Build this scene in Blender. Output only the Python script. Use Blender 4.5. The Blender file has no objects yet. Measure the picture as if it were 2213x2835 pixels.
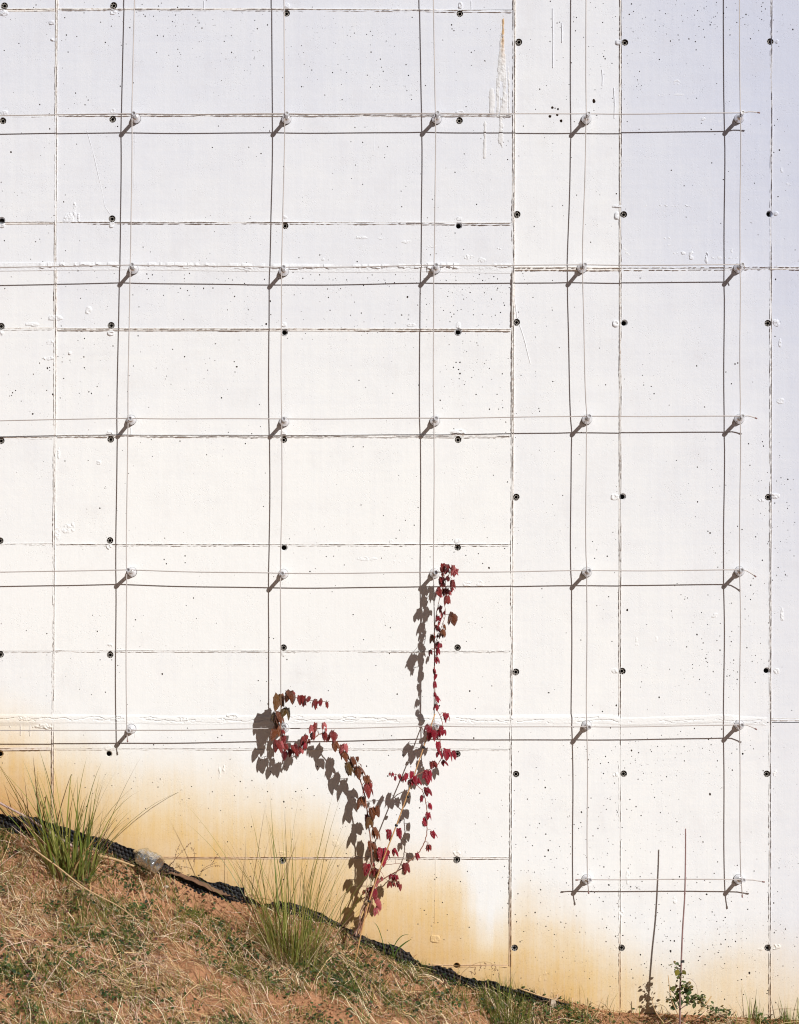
import bpy, math, random
import numpy as np
from mathutils import Vector, Matrix
from mathutils.geometry import delaunay_2d_cdt

rnd = random.Random(7)
NR = np.random.default_rng(11)
scene = bpy.context.scene
COL = scene.collection

# ------------------------------------------------------------------ camera, sky, sun, exposure
PX = 500.0                                   # photograph pixels per metre on the wall face
CAM_D = 11.3
CAM = Vector(((903 - 1106.5) / PX, -CAM_D, (2835 - 1920) / PX))
cam_data = bpy.data.cameras.new('camera')
cam = bpy.data.objects.new('camera', cam_data)
COL.objects.link(cam)
scene.camera = cam
cam.location = CAM
cam.rotation_euler = (math.radians(90), 0, 0)
cam_data.sensor_fit = 'VERTICAL'
cam_data.sensor_height = 36.0
cam_data.lens = 36.0 * CAM_D / (2835 / PX)
cam_data.shift_x = (0 - CAM.x) / (2835 / PX)
cam_data.shift_y = (2835 / 2 / PX - CAM.z) / (2835 / PX)
cam_data.clip_start = 0.05
cam_data.clip_end = 500

SUN = Vector((0.082, -0.120, 0.090)).normalized()        # towards the sun
world = bpy.data.worlds.new('World')
scene.world = world
world.use_nodes = True
wn = world.node_tree
sky = wn.nodes.new('ShaderNodeTexSky')
sky.sky_type = 'NISHITA'
sky.sun_disc = False
sky.air_density = 0.12
sky.dust_density = 0.3
sky.ozone_density = 0.0
sky.sun_elevation = math.asin(SUN.z)
sky.sun_rotation = math.atan2(SUN.x, SUN.y)
bg = wn.nodes['Background']
bg.inputs['Strength'].default_value = 0.05
wn.links.new(sky.outputs[0], bg.inputs['Color'])

sun_data = bpy.data.lights.new('sun', 'SUN')
sun_data.energy = 5.0
sun_data.angle = math.radians(0.5)
sun_data.color = (1.0, 0.988, 0.962)
sun = bpy.data.objects.new('sun', sun_data)
COL.objects.link(sun)
sun.rotation_euler = SUN.to_track_quat('Z', 'Y').to_euler()
sun.location = (4, -6, 6)

scene.render.engine = 'CYCLES'
scene.cycles.filter_width = 1.1
scene.view_settings.view_transform = 'Standard'
scene.view_settings.look = 'None'
scene.view_settings.gamma = 1.0
scene.view_settings.exposure = -0.13
scene.view_settings.use_curve_mapping = False

# ------------------------------------------------------------------ helpers
def wx(sx): return (sx - 1106.5) / PX
def wz(sy): return (2835 - sy) / PX
def P(sx, sy, d=0.0):
    """the point d metres in front of the wall that stands at that place of the photograph"""
    k = (CAM_D - d) / CAM_D
    return Vector((CAM.x + (wx(sx) - CAM.x) * k, -d, CAM.z + (wz(sy) - CAM.z) * k))

def noise2(x, y, seed=0):
    x = np.asarray(x, float); y = np.asarray(y, float)
    xi = np.floor(x).astype(np.int64); yi = np.floor(y).astype(np.int64)
    xf = x - xi; yf = y - yi
    def h(a, b):
        n = (a * 374761393 + b * 668265263 + seed * 1274126177) & 0x7fffffff
        n = ((n ^ (n >> 13)) * 1274126177) & 0x7fffffff
        n = ((n ^ (n >> 16)) * 2246822519) & 0x7fffffff
        return ((n ^ (n >> 15)) & 0xffff) / 65535.0
    u = xf * xf * (3 - 2 * xf); v = yf * yf * (3 - 2 * yf)
    a = h(xi, yi); b = h(xi + 1, yi); c = h(xi, yi + 1); d = h(xi + 1, yi + 1)
    return (a * (1 - u) + b * u) * (1 - v) + (c * (1 - u) + d * u) * v
def fbm(x, y, seed=0, oct=4):
    t = 0; a = 0.5
    for i in range(oct):
        t = t + a * noise2(np.asarray(x) * 2 ** i, np.asarray(y) * 2 ** i, seed + i * 17); a *= 0.5
    return t
def sstep(a, b, x):
    t = np.clip((np.asarray(x, float) - a) / (b - a), 0, 1)
    return t * t * (3 - 2 * t)

def link(o, parent=None):
    COL.objects.link(o)
    if parent is not None:
        o.parent = parent
    return o
def tag(o, label=None, cat=None, group=None, kind=None):
    if label: o['label'] = label
    if cat: o['category'] = cat
    if group: o['group'] = group
    if kind: o['kind'] = kind
    return o
def thing(name, label, cat, loc=(0, 0, 0), group=None):
    o = bpy.data.objects.new(name, None)
    o.empty_display_size = 0.05
    o.location = loc
    link(o)
    return tag(o, label, cat, group)

class MB:
    """collects verts and faces, then links them as one mesh object"""
    def __init__(s):
        s.v = []; s.f = []; s.c = []; s.smooth = True
    def add(s, vs, fs, col=None):
        o = len(s.v)
        s.v.extend([tuple(p) for p in vs]); s.f.extend([tuple(i + o for i in f) for f in fs])
        if col is not None: s.c.extend([col] * len(vs))
    def tube(s, pts, r, n=6, col=None, caps=True):
        pts = [Vector(p) for p in pts]
        m = len(pts)
        rr = r if isinstance(r, (list, tuple)) else [r] * m
        vs = []; fs = []
        ref = None
        for i, p in enumerate(pts):
            t = (pts[min(i + 1, m - 1)] - pts[max(i - 1, 0)]).normalized()
            if ref is None:
                ref = Vector((0, 0, 1)) if abs(t.z) < 0.9 else Vector((1, 0, 0))
            a = (ref - t * ref.dot(t)).normalized(); b = t.cross(a); ref = a
            for k in range(n):
                w = 2 * math.pi * k / n
                vs.append(p + (a * math.cos(w) + b * math.sin(w)) * rr[i])
        for i in range(m - 1):
            for k in range(n):
                k2 = (k + 1) % n
                fs.append((i * n + k, i * n + k2, (i + 1) * n + k2, (i + 1) * n + k))
        if caps:
            fs.append(tuple(range(n - 1, -1, -1))); fs.append(tuple((m - 1) * n + k for k in range(n)))
        s.add(vs, fs, col)
    def lathe(s, prof, n=20, axis_to=None):
        """profile of (radius, depth) turned about the -y axis"""
        vs = []; fs = []
        for r, d in prof:
            for k in range(n):
                w = 2 * math.pi * k / n
                vs.append((r * math.cos(w), -d, r * math.sin(w)))
        for i in range(len(prof) - 1):
            for k in range(n):
                k2 = (k + 1) % n
                fs.append((i * n + k, i * n + k2, (i + 1) * n + k2, (i + 1) * n + k))
        s.add(vs, fs)
    def mesh(s, name, mat, smooth=None):
        me = bpy.data.meshes.new(name)
        me.from_pydata(s.v, [], s.f)
        if s.c:
            ca = me.color_attributes.new('tint', 'FLOAT_COLOR', 'POINT')
            ca.data.foreach_set('color', np.array([c if len(c) == 4 else (*c, 1) for c in s.c], np.float32).ravel())
        if mat: me.materials.append(mat)
        if (s.smooth if smooth is None else smooth):
            me.polygons.foreach_set('use_smooth', [True] * len(me.polygons))
        me.update()
        return me
    def build(s, name, mat, parent=None, smooth=None):
        return link(bpy.data.objects.new(name, s.mesh(name, mat, smooth)), parent)

def np_mesh(name, verts, quads, mat, cols=None, smooth=True):
    """big meshes from numpy arrays (quads: n x 4 or n x 3)"""
    me = bpy.data.meshes.new(name)
    verts = np.asarray(verts, np.float32).reshape(-1, 3); quads = np.asarray(quads, np.int32)
    k = quads.shape[1]
    me.vertices.add(len(verts)); me.vertices.foreach_set('co', verts.ravel())
    me.loops.add(quads.size); me.loops.foreach_set('vertex_index', quads.ravel())
    me.polygons.add(len(quads))
    me.polygons.foreach_set('loop_start', np.arange(0, quads.size, k, dtype=np.int32))
    me.polygons.foreach_set('use_smooth', np.full(len(quads), smooth))
    me.update(calc_edges=True)
    if cols is not None:
        cols = np.asarray(cols, np.float32).reshape(-1, 3)
        ca = me.color_attributes.new('tint', 'FLOAT_COLOR', 'POINT')
        ca.data.foreach_set('color', np.hstack([cols, np.ones((len(cols), 1), np.float32)]).ravel())
    me.materials.append(mat)
    me.validate()
    return me

def smooth_line(pts, sub=6):
    """Catmull-Rom through points"""
    pts = [Vector(p) for p in pts]
    if len(pts) < 3: return pts
    out = []
    q = [pts[0] * 2 - pts[1]] + pts + [pts[-1] * 2 - pts[-2]]
    for i in range(1, len(q) - 2):
        a, b, c, d = q[i - 1], q[i], q[i + 1], q[i + 2]
        for k in range(sub):
            t = k / sub
            out.append(0.5 * ((2 * b) + (c - a) * t + (2 * a - 5 * b + 4 * c - d) * t * t + (3 * b - a - 3 * c + d) * t ** 3))
    out.append(pts[-1])
    return out

# ------------------------------------------------------------------ materials
class NT:
    def __init__(s, name):
        s.m = bpy.data.materials.new(name); s.m.use_nodes = True
        s.t = s.m.node_tree; s.p = s.t.nodes['Principled BSDF']; s.out = s.t.nodes['Material Output']
    def n(s, typ, **kw):
        nd = s.t.nodes.new('ShaderNode' + typ)
        for k, v in kw.items():
            if k.startswith('i_'):
                key = k[2:]
                nd.inputs[int(key) if key.isdigit() else key.replace('_', ' ')].default_value = v
            else: setattr(nd, k, v)
        return nd
    def l(s, a, b): s.t.links.new(a, b)
    def math(s, op, a, b=None, c=None, clamp=False):
        nd = s.n('Math', operation=op, use_clamp=clamp)
        for i, v in enumerate((a, b, c)):
            if v is None: continue
            if isinstance(v, (int, float)): nd.inputs[i].default_value = v
            else: s.l(v, nd.inputs[i])
        return nd.outputs[0]
    def mix(s, f, a, b, mode='MIX'):
        nd = s.n('Mix', data_type='RGBA', blend_type=mode)
        for idx, v in ((0, f), (6, a), (7, b)):
            if isinstance(v, (int, float)): nd.inputs[idx].default_value = v
            elif isinstance(v, tuple): nd.inputs[idx].default_value = (*v, 1) if len(v) == 3 else v
            else: s.l(v, nd.inputs[idx])
        return nd.outputs[2]
    def ramp(s, f, a, b):
        nd = s.n('MapRange', interpolation_type='SMOOTHSTEP')
        s.l(f, nd.inputs[0]); nd.inputs[1].default_value = a; nd.inputs[2].default_value = b
        return nd.outputs[0]
    def noise(s, vec, scale, detail=3, rough=0.55):
        nd = s.n('TexNoise'); nd.inputs['Scale'].default_value = scale
        nd.inputs['Detail'].default_value = detail; nd.inputs['Roughness'].default_value = rough
        if vec is not None: s.l(vec, nd.inputs['Vector'])
        return nd.outputs['Fac']
    def bump(s, h, strength, dist, normal=None):
        nd = s.n('Bump'); nd.inputs['Strength'].default_value = strength; nd.inputs['Distance'].default_value = dist
        s.l(h, nd.inputs['Height'])
        if normal is not None: s.l(normal, nd.inputs['Normal'])
        return nd.outputs[0]
    def set(s, **kw):
        for k, v in kw.items():
            key = k.replace('_', ' ')
            if isinstance(v, (int, float)): s.p.inputs[key].default_value = v
            elif isinstance(v, tuple): s.p.inputs[key].default_value = (*v, 1) if len(v) == 3 else v
            else: s.l(v, s.p.inputs[key])

# the top edge of the mud stain along the wall, in photograph pixels
STAIN = [(-600, 1900), (0, 1985), (140, 2055), (260, 2105), (400, 2150), (640, 2190), (840, 2225), (930, 2290), (1040, 2360),
         (1180, 2395), (1290, 2425), (1420, 2470), (1480, 2505), (1600, 2560), (1740, 2640),
         (1850, 2690), (2000, 2670), (2130, 2650), (2180, 2655), (2300, 2690), (2900, 2730)]

def concrete_material():
    n = NT('painted_concrete')
    geo = n.n('NewGeometry')
    pos = geo.outputs['Position']
    sep = n.n('SeparateXYZ'); n.l(pos, sep.inputs[0])
    X, Z = sep.outputs['X'], sep.outputs['Z']
    tone = n.n('Attribute', attribute_type='OBJECT', attribute_name='tone').outputs['Fac']
    big = n.noise(pos, 0.9, 4, 0.6)
    mid = n.noise(pos, 5.0, 5, 0.6)
    fine = n.noise(pos, 90.0, 4, 0.7)
    # vertical streaks left by rain and formwork
    mp = n.n('Mapping'); mp.inputs['Scale'].default_value = (26, 26, 1.1); n.l(pos, mp.inputs[0])
    streak = n.noise(mp.outputs[0], 1.0, 4, 0.6)
    mp2 = n.n('Mapping'); mp2.inputs['Scale'].default_value = (1.2, 1.2, 40); n.l(pos, mp2.inputs[0])
    hstreak = n.noise(mp2.outputs[0], 1.0, 3, 0.6)
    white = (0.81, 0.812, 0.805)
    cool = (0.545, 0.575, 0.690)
    # light falloff painted into the colour: cooler grey toward the top and right-hand bays
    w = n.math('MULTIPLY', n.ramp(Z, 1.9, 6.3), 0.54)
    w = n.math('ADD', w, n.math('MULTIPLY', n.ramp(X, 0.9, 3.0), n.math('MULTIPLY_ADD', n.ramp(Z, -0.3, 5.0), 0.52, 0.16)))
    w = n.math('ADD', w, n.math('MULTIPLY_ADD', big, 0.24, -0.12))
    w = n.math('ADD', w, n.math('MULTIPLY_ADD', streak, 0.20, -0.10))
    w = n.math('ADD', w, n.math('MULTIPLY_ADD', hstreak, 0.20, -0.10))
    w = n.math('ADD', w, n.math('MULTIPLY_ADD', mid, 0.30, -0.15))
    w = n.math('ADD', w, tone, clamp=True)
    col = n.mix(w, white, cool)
    smudge = n.math('MULTIPLY', n.ramp(n.noise(pos, 2.3, 6, 0.7), 0.50, 0.72), n.ramp(n.noise(pos, 11.0, 4, 0.7), 0.35, 0.65))
    col = n.mix(n.math('MULTIPLY', smudge, 0.16), col, (0.50, 0.47, 0.47))
    # fine dirt speckle
    sp = n.ramp(n.noise(pos, 260.0, 2, 0.5), 0.66, 0.78)
    col = n.mix(n.math('MULTIPLY', sp, 0.22), col, (0.42, 0.38, 0.35))
    # pale brown dust in the paint
    col = n.mix(n.math('MULTIPLY', n.ramp(mid, 0.5, 0.8), 0.10), col, (0.62, 0.55, 0.47))
    # mud stain
    fc = n.n('FloatCurve')
    xn = n.n('MapRange'); n.l(X, xn.inputs[0]); xn.inputs[1].default_value = wx(-600); xn.inputs[2].default_value = wx(2900)
    n.l(xn.outputs[0], fc.inputs['Value'])
    cv = fc.mapping.curves[0]
    pts = [((x + 600) / 3500.0, wz(y) / 2.0) for x, y in STAIN]
    cv.points[0].location = pts[0]; cv.points[1].location = pts[-1]
    for p in pts[1:-1]: cv.points.new(*p)
    for p in cv.points: p.handle_type = 'AUTO'
    fc.mapping.update()
    top = n.math('MULTIPLY', fc.outputs[0], 2.0)
    edge = n.math('SUBTRACT', top, Z)                                 # > 0 below the edge
    edge = n.math('ADD', edge, n.math('MULTIPLY_ADD', big, 0.36, -0.18))
    edge = n.math('ADD', edge, n.math('MULTIPLY_ADD', streak, 0.12, -0.06))
    edge = n.math('ADD', edge, n.math('MULTIPLY_ADD', mid, 0.10, -0.05))
    wash = n.ramp(n.math('ABSOLUTE', n.math('SUBTRACT', X, n.math('MULTIPLY_ADD', big, 0.10, wx(1330)))), 0.21, 0.0)      # rinsed clean below the leaking joint
    wash = n.math('MULTIPLY', wash, n.ramp(Z, 0.1, 0.75))
    edge = n.math('SUBTRACT', edge, n.math('MULTIPLY', wash, n.math('MULTIPLY_ADD', streak, 0.62, 0.05)))
    mp3 = n.n('Mapping'); mp3.inputs['Scale'].default_value = (70, 70, 2.5); n.l(pos, mp3.inputs[0])
    run = n.noise(mp3.outputs[0], 1.0, 4, 0.65)
    s1 = n.ramp(edge, -0.24, 0.34)
    s2 = n.ramp(edge, 0.02, 0.66)
    left = n.ramp(X, 2.4, 0.6)                                        # the bank has splashed the left-hand bays most
    grit = n.math('MULTIPLY_ADD', n.noise(pos, 34.0, 5, 0.75), 0.8, 0.55)
    a1 = n.math('MULTIPLY', n.math('MULTIPLY', s1, 0.88), n.math('MULTIPLY_ADD', left, 0.30, 0.70), clamp=True)
    a1 = n.math('MULTIPLY', a1, n.math('MULTIPLY_ADD', run, 0.6, 0.66), clamp=True)
    a1 = n.math('MULTIPLY', a1, n.math('MULTIPLY_ADD', n.noise(pos, 3.4, 6, 0.7), 0.85, 0.55), clamp=True)
    col = n.mix(a1, col, (0.73, 0.515, 0.205))
    a2 = n.math('MULTIPLY', n.math('MULTIPLY', s2, grit), n.math('ADD', n.math('MULTIPLY_ADD', left, 0.30, 0.26), n.math('MULTIPLY', n.ramp(X, -1.0, -2.2), 0.45)), clamp=True)
    col = n.mix(a2, col, (0.52, 0.27, 0.098))
    gr2 = n.ramp(n.noise(pos, 120.0, 3, 0.7), 0.52, 0.75)
    col = n.mix(n.math('MULTIPLY', n.math('MULTIPLY', gr2, s1), 0.30), col, (0.36, 0.19, 0.08))
    n.set(Base_Color=col, Roughness=0.86, Specular_IOR_Level=0.25)
    vor = n.n('TexVoronoi', feature='F1'); vor.inputs['Scale'].default_value = 95.0; n.l(pos, vor.inputs['Vector'])
    pit = n.math('MULTIPLY', n.ramp(vor.outputs['Distance'], 0.10, 0.28), n.ramp(n.noise(pos, 7.0, 3), 0.45, 0.60))
    pit = n.math('SUBTRACT', 1.0, n.math('SUBTRACT', n.ramp(n.noise(pos, 7.0, 3), 0.45, 0.60), pit))
    b1 = n.bump(fine, 0.35, 0.0016)
    b2 = n.bump(pit, 0.6, 0.0014, b1)
    b3 = n.bump(n.noise(pos, 14.0, 4, 0.6), 0.35, 0.004, b2)
    b4 = n.bump(streak, 0.25, 0.003, b3)
    n.set(Normal=b4)
    return n.m

def simple_material(name, col, rough=0.6, metal=0.0, spec=0.5, var=0.0, scale=20.0, bump=0.0, bscale=60.0):
    n = NT(name)
    geo = n.n('NewGeometry')
    c = col
    if var:
        f = n.noise(geo.outputs['Position'], scale, 4, 0.6)
        lo = tuple(v * (1 - var) for v in col); hi = tuple(min(1, v * (1 + var)) for v in col)
        c = n.mix(f, lo, hi)
    n.set(Base_Color=c, Roughness=rough, Metallic=metal, Specular_IOR_Level=spec)
    if bump:
        n.set(Normal=n.bump(n.noise(geo.outputs['Position'], bscale, 4, 0.6), 0.8, bump))
    return n.m

def plant_material(name, rough=0.5, trans=0.3, tcol=(1.0, 0.9, 0.5), spec=0.35, veins=False):
    """colour comes with each blade (its own 'tint'), light shines through a little"""
    n = NT(name)
    at = n.n('Attribute', attribute_type='GEOMETRY', attribute_name='tint').outputs['Color']
    geo = n.n('NewGeometry')
    f = n.noise(geo.outputs['Position'], 60.0, 3, 0.6)
    c = n.mix(n.math('MULTIPLY', f, 0.22), at, (0, 0, 0), 'MIX')
    n.set(Base_Color=c, Roughness=rough, Specular_IOR_Level=spec)
    tr = n.n('BsdfTranslucent'); n.l(n.mix(1.0, c, tcol, 'MULTIPLY'), tr.inputs['Color'])
    ms = n.n('MixShader'); ms.inputs[0].default_value = trans
    n.l(n.p.outputs[0], ms.inputs[1]); n.l(tr.outputs[0], ms.inputs[2]); n.l(ms.outputs[0], n.out.inputs['Surface'])
    return n.m

def leaf_material(name, col, col2, rough=0.30):
    n = NT(name)
    info = n.n('ObjectInfo')
    tc = n.n('TexCoord')
    f = n.noise(tc.outputs['Object'], 9.0, 4, 0.6)
    mixf = n.math('ADD', n.math('MULTIPLY_ADD', info.outputs['Random'], 0.8, -0.4), f, clamp=True)
    c = n.mix(mixf, col, col2)
    n.set(Base_Color=c, Roughness=rough, Specular_IOR_Level=0.5)
    n.set(Normal=n.bump(n.noise(tc.outputs['Object'], 14.0, 3, 0.6), 0.5, 0.03))
    tr = n.n('BsdfTranslucent'); n.l(c, tr.inputs['Color'])
    ms = n.n('MixShader'); ms.inputs[0].default_value = 0.14
    n.l(n.p.outputs[0], ms.inputs[1]); n.l(tr.outputs[0], ms.inputs[2]); n.l(ms.outputs[0], n.out.inputs['Surface'])
    return n.m

def soil_material():
    n = NT('red_soil')
    pos = n.n('NewGeometry').outputs['Position']
    a = n.noise(pos, 3.0, 5, 0.6); b = n.noise(pos, 40.0, 5, 0.7); c = n.noise(pos, 220.0, 3, 0.6)
    col = n.mix(a, (0.38, 0.175, 0.088), (0.58, 0.31, 0.17))
    col = n.mix(n.ramp(b, 0.45, 0.75), col, (0.20, 0.09, 0.045))
    col = n.mix(n.math('MULTIPLY', n.ramp(c, 0.58, 0.72), 0.6), col, (0.50, 0.33, 0.20))
    # unseen ground in front of the bank, tinted to tone the bounce light
    sp = n.n('SeparateXYZ'); n.l(pos, sp.inputs[0])
    far = n.ramp(n.math('ADD', sp.outputs['Y'], n.math('MULTIPLY_ADD', a, 1.6, -0.8)), -2.3, -3.6)
    col = n.mix(far, col, n.mix(b, (0.16, 0.10, 0.045), (0.36, 0.22, 0.11)))
    n.set(Base_Color=col, Roughness=0.95, Specular_IOR_Level=0.1)
    b1 = n.bump(b, 0.9, 0.016); b2 = n.bump(c, 0.7, 0.005, b1)
    n.set(Normal=b2)
    return n.m

def lime_material():
    n = NT('lime_crust')
    pos = n.n('NewGeometry').outputs['Position']
    sep = n.n('SeparateXYZ'); n.l(pos, sep.inputs[0])
    rust = n.math('MULTIPLY', n.ramp(sep.outputs['Z'], wz(200), wz(90)), n.ramp(n.noise(pos, 30.0, 4, 0.7), 0.30, 0.55))
    dx = n.math('ABSOLUTE', n.math('SUBTRACT', sep.outputs['X'], wx(1393)))
    rust = n.math('MULTIPLY', rust, n.ramp(dx, 0.018, 0.003))
    col = n.mix(rust, n.mix(n.noise(pos, 18.0, 3), (0.72, 0.72, 0.73), (0.60, 0.59, 0.60)), (0.52, 0.34, 0.18))
    n.set(Base_Color=col, Roughness=0.7, Specular_IOR_Level=0.3)
    n.set(Normal=n.bump(n.noise(pos, 120.0, 3), 0.5, 0.003))
    return n.m

def plastic_bottle_material():
    n = NT('clear_plastic')
    fr = n.n('Fresnel'); fr.inputs['IOR'].default_value = 1.55
    pos = n.n('NewGeometry').outputs['Position']
    bp = n.bump(n.noise(pos, 45.0, 3, 0.6), 1.0, 0.012)
    n.l(bp, fr.inputs['Normal'])
    tr = n.n('BsdfTransparent'); tr.inputs['Color'].default_value = (0.93, 0.94, 0.95, 1)
    gl = n.n('BsdfGlossy'); gl.inputs['Roughness'].default_value = 0.09; n.l(bp, gl.inputs['Normal'])
    df = n.n('BsdfDiffuse'); df.inputs['Color'].default_value = (0.75, 0.76, 0.8, 1); n.l(bp, df.inputs['Normal'])
    m0 = n.n('MixShader'); m0.inputs[0].default_value = 0.13; n.l(tr.outputs[0], m0.inputs[1]); n.l(df.outputs[0], m0.inputs[2])
    m1 = n.n('MixShader'); n.l(n.math('MULTIPLY_ADD', fr.outputs[0], 1.1, 0.03, clamp=True), m1.inputs[0])
    n.l(m0.outputs[0], m1.inputs[1]); n.l(gl.outputs[0], m1.inputs[2]); n.l(m1.outputs[0], n.out.inputs['Surface'])
    return n.m

def seam_material():
    n = NT('dirty_joint_grout')
    pos = n.n('NewGeometry').outputs['Position']
    z = n.n('SeparateXYZ'); n.l(pos, z.inputs[0])
    f = n.ramp(n.noise(pos, 55.0, 4, 0.7), 0.30, 0.52)
    col = n.mix(f, (0.52, 0.44, 0.39), (0.74, 0.72, 0.70))
    low = n.ramp(n.math('ADD', z.outputs['Z'], n.math('MULTIPLY_ADD', z.outputs['X'], 0.33, 0.73)), 1.85, 1.25)
    col = n.mix(n.math('MULTIPLY', low, 0.75), col, (0.55, 0.33, 0.13))
    n.set(Base_Color=col, Roughness=0.9, Specular_IOR_Level=0.2)
    return n.m

M = {}
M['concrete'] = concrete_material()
M['seam'] = seam_material()
M['lime'] = lime_material()
M['hole'] = simple_material('dark_hole_lining', (0.030, 0.026, 0.024), 0.9, var=0.3)
M['pit'] = simple_material('shaded_blow_hole', (0.22, 0.17, 0.14), 0.95, var=0.4, scale=25)  # shade inside the blow holes, put into a dark brown colour
M['spoke'] = simple_material('spacer_plastic', (0.58, 0.53, 0.48), 0.8, var=0.25, scale=200)
M['steel'] = simple_material('stainless_steel', (0.80, 0.80, 0.83), 0.34, 0.55, var=0.08, scale=90)
M['steel_dull'] = simple_material('brushed_steel', (0.50, 0.48, 0.47), 0.40, 0.9, var=0.10, scale=120)
M['rubber'] = simple_material('black_rubber', (0.015, 0.015, 0.016), 0.7)
M['cable'] = simple_material('steel_wire_rope', (0.50, 0.455, 0.435), 0.5, 0.2, var=0.35, scale=300)
M['soil'] = soil_material()
def membrane_material():
    n = NT('black_dimpled_plastic')
    pos = n.n('NewGeometry').outputs['Position']
    d = n.math('MULTIPLY', n.ramp(n.noise(pos, 6.0, 4, 0.6), 0.45, 0.75), n.ramp(n.noise(pos, 70.0, 3, 0.6), 0.35, 0.7))
    n.set(Base_Color=n.mix(d, (0.012, 0.012, 0.014), (0.11, 0.06, 0.035)), Roughness=0.5, Specular_IOR_Level=0.25)
    return n.m
M['membrane'] = membrane_material()
M['blade'] = plant_material('grass_blade', 0.45, 0.30)
M['straw'] = plant_material('dry_straw_blade', 0.6, 0.15, (1, 0.9, 0.7))
M['weed'] = plant_material('weed_leaf', 0.5, 0.28)
M['stem'] = simple_material('vine_stem', (0.30, 0.13, 0.085), 0.6, var=0.5, scale=25)
M['stem_pale'] = simple_material('pale_vine_stem', (0.52, 0.36, 0.27), 0.6, var=0.4, scale=25)
M['cane'] = simple_material('orange_cane', (0.52, 0.28, 0.11), 0.55, var=0.35, scale=30)
M['purple_cane'] = simple_material('weathered_cane', (0.42, 0.29, 0.26), 0.6, var=0.3, scale=40)
M['dark_stem'] = simple_material('dark_red_stem', (0.26, 0.15, 0.14), 0.6, var=0.4, scale=60)
M['dead'] = simple_material('dead_stem', (0.17, 0.085, 0.05), 0.8, var=0.4, scale=60)
M['tan'] = simple_material('tan_stem', (0.50, 0.33, 0.17), 0.7, var=0.3, scale=60)
M['card'] = simple_material('brown_cardboard', (0.17, 0.09, 0.05), 0.85, var=0.3, scale=30, bump=0.003, bscale=50)
M['stone'] = simple_material('pale_stone', (0.46, 0.37, 0.28), 0.8, var=0.25, scale=40, bump=0.004)
M['bottle'] = plastic_bottle_material()
M['leaf_crimson'] = leaf_material('crimson_leaf', (0.18, 0.004, 0.013), (0.33, 0.012, 0.030))
M['leaf_red'] = leaf_material('red_leaf', (0.16, 0.014, 0.013), (0.28, 0.036, 0.030))
M['leaf_dark'] = leaf_material('dark_red_leaf', (0.07, 0.005, 0.008), (0.16, 0.012, 0.014))
M['leaf_pink'] = leaf_material('pink_leaf', (0.34, 0.055, 0.06), (0.52, 0.13, 0.13))
M['leaf_bronze'] = leaf_material('bronze_leaf', (0.115, 0.028, 0.010), (0.21, 0.066, 0.022))
M['leaf_olive'] = leaf_material('olive_leaf', (0.085, 0.048, 0.010), (0.15, 0.060, 0.016))

# ------------------------------------------------------------------ ground
GLINE = [(-2600, 2090), (-900, 2215), (0, 2303), (80, 2318), (170, 2337), (260, 2357), (360, 2392), (440, 2413), (545, 2446), (650, 2487), (715, 2511),
         (780, 2528), (830, 2541), (909, 2563), (974, 2602), (1039, 2637), (1107, 2668), (1233, 2712), (1363, 2748), (1490, 2772), (1577, 2780), (1700, 2803),
         (1850, 2806), (2213, 2824), (3200, 2850), (6000, 2860)]
GX = np.array([wx(a) for a, b in GLINE]); GZ = np.array([wz(b) for a, b in GLINE])
def gbase(x): return np.interp(x, GX, GZ)
SL = 0.50
def ground_z(x, y):
    """height of the bank; y is negative in front of the wall"""
    x = np.asarray(x, float); u = -np.asarray(y, float)
    uu = np.maximum(u, 0)
    near = np.minimum(uu, 2.0)
    drop = SL * near + SL * 0.9 * (1 - np.exp(-np.maximum(uu - 2.0, 0) / 0.9))
    # smooth the contact line away from the wall
    k = sstep(0.05, 0.8, uu)
    zb = gbase(x) * (1 - k) + k * (gbase(x - 0.35) + gbase(x) + gbase(x + 0.35)) / 3
    zb = zb + 0.034 * sstep(0.26, 0.06, uu) * sstep(1.3, 0.6, x)
    fall = sstep(3, 9, uu)
    zb = zb * (1 - fall) + fall * 0.55
    amp = sstep(0.0, 0.25, uu)
    z = zb - drop
    z = z + amp * (0.12 * (fbm(x * 1.7 + 5, u * 1.7, 3) - 0.47) + 0.10 * (fbm(x * 6.5, u * 6.5 + 9, 5) - 0.47))
    z = z + (0.3 + 0.7 * amp) * 0.018 * (fbm(x * 24, u * 24, 8, 3) - 0.45)
    # eroded hollow of bare earth in front of the membrane
    sx = x * PX + 1106.5
    m = np.exp(-((sx - 560) / 120.0) ** 2 - ((uu - 0.14) / 0.11) ** 2)
    z = z - 0.075 * m + m * 0.11 * (fbm(x * 16, u * 16, 21, 4) - 0.45)
    return z

def build_ground():
    xs = np.concatenate([[-60, -30, -15, -9, -6, -4.5], np.arange(-3.6, 3.6, 0.022), [3.6, 4.5, 6, 9, 15, 30, 60]])
    us = np.concatenate([[-0.25], np.arange(0, 2.3, 0.022), [2.3, 2.6, 3, 3.5, 4.2, 5, 6, 7.5, 9, 11, 14, 20, 35, 60]])
    X, U = np.meshgrid(xs, us)
    Z = ground_z(X, -U)
    V = np.stack([X, -U, Z], -1).reshape(-1, 3)
    nx, nu = len(xs), len(us)
    i = np.arange(nx - 1)[None, :] + np.arange(nu - 1)[:, None] * nx
    q = np.stack([i, i + nx, i + nx + 1, i + 1], -1).reshape(-1, 4)
    o = link(bpy.data.objects.new('ground', np_mesh('ground', V, q, M['soil'])))
    tag(o, 'red earth bank sloping down to the right along the foot of the wall', kind='structure')
build_ground()

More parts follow.
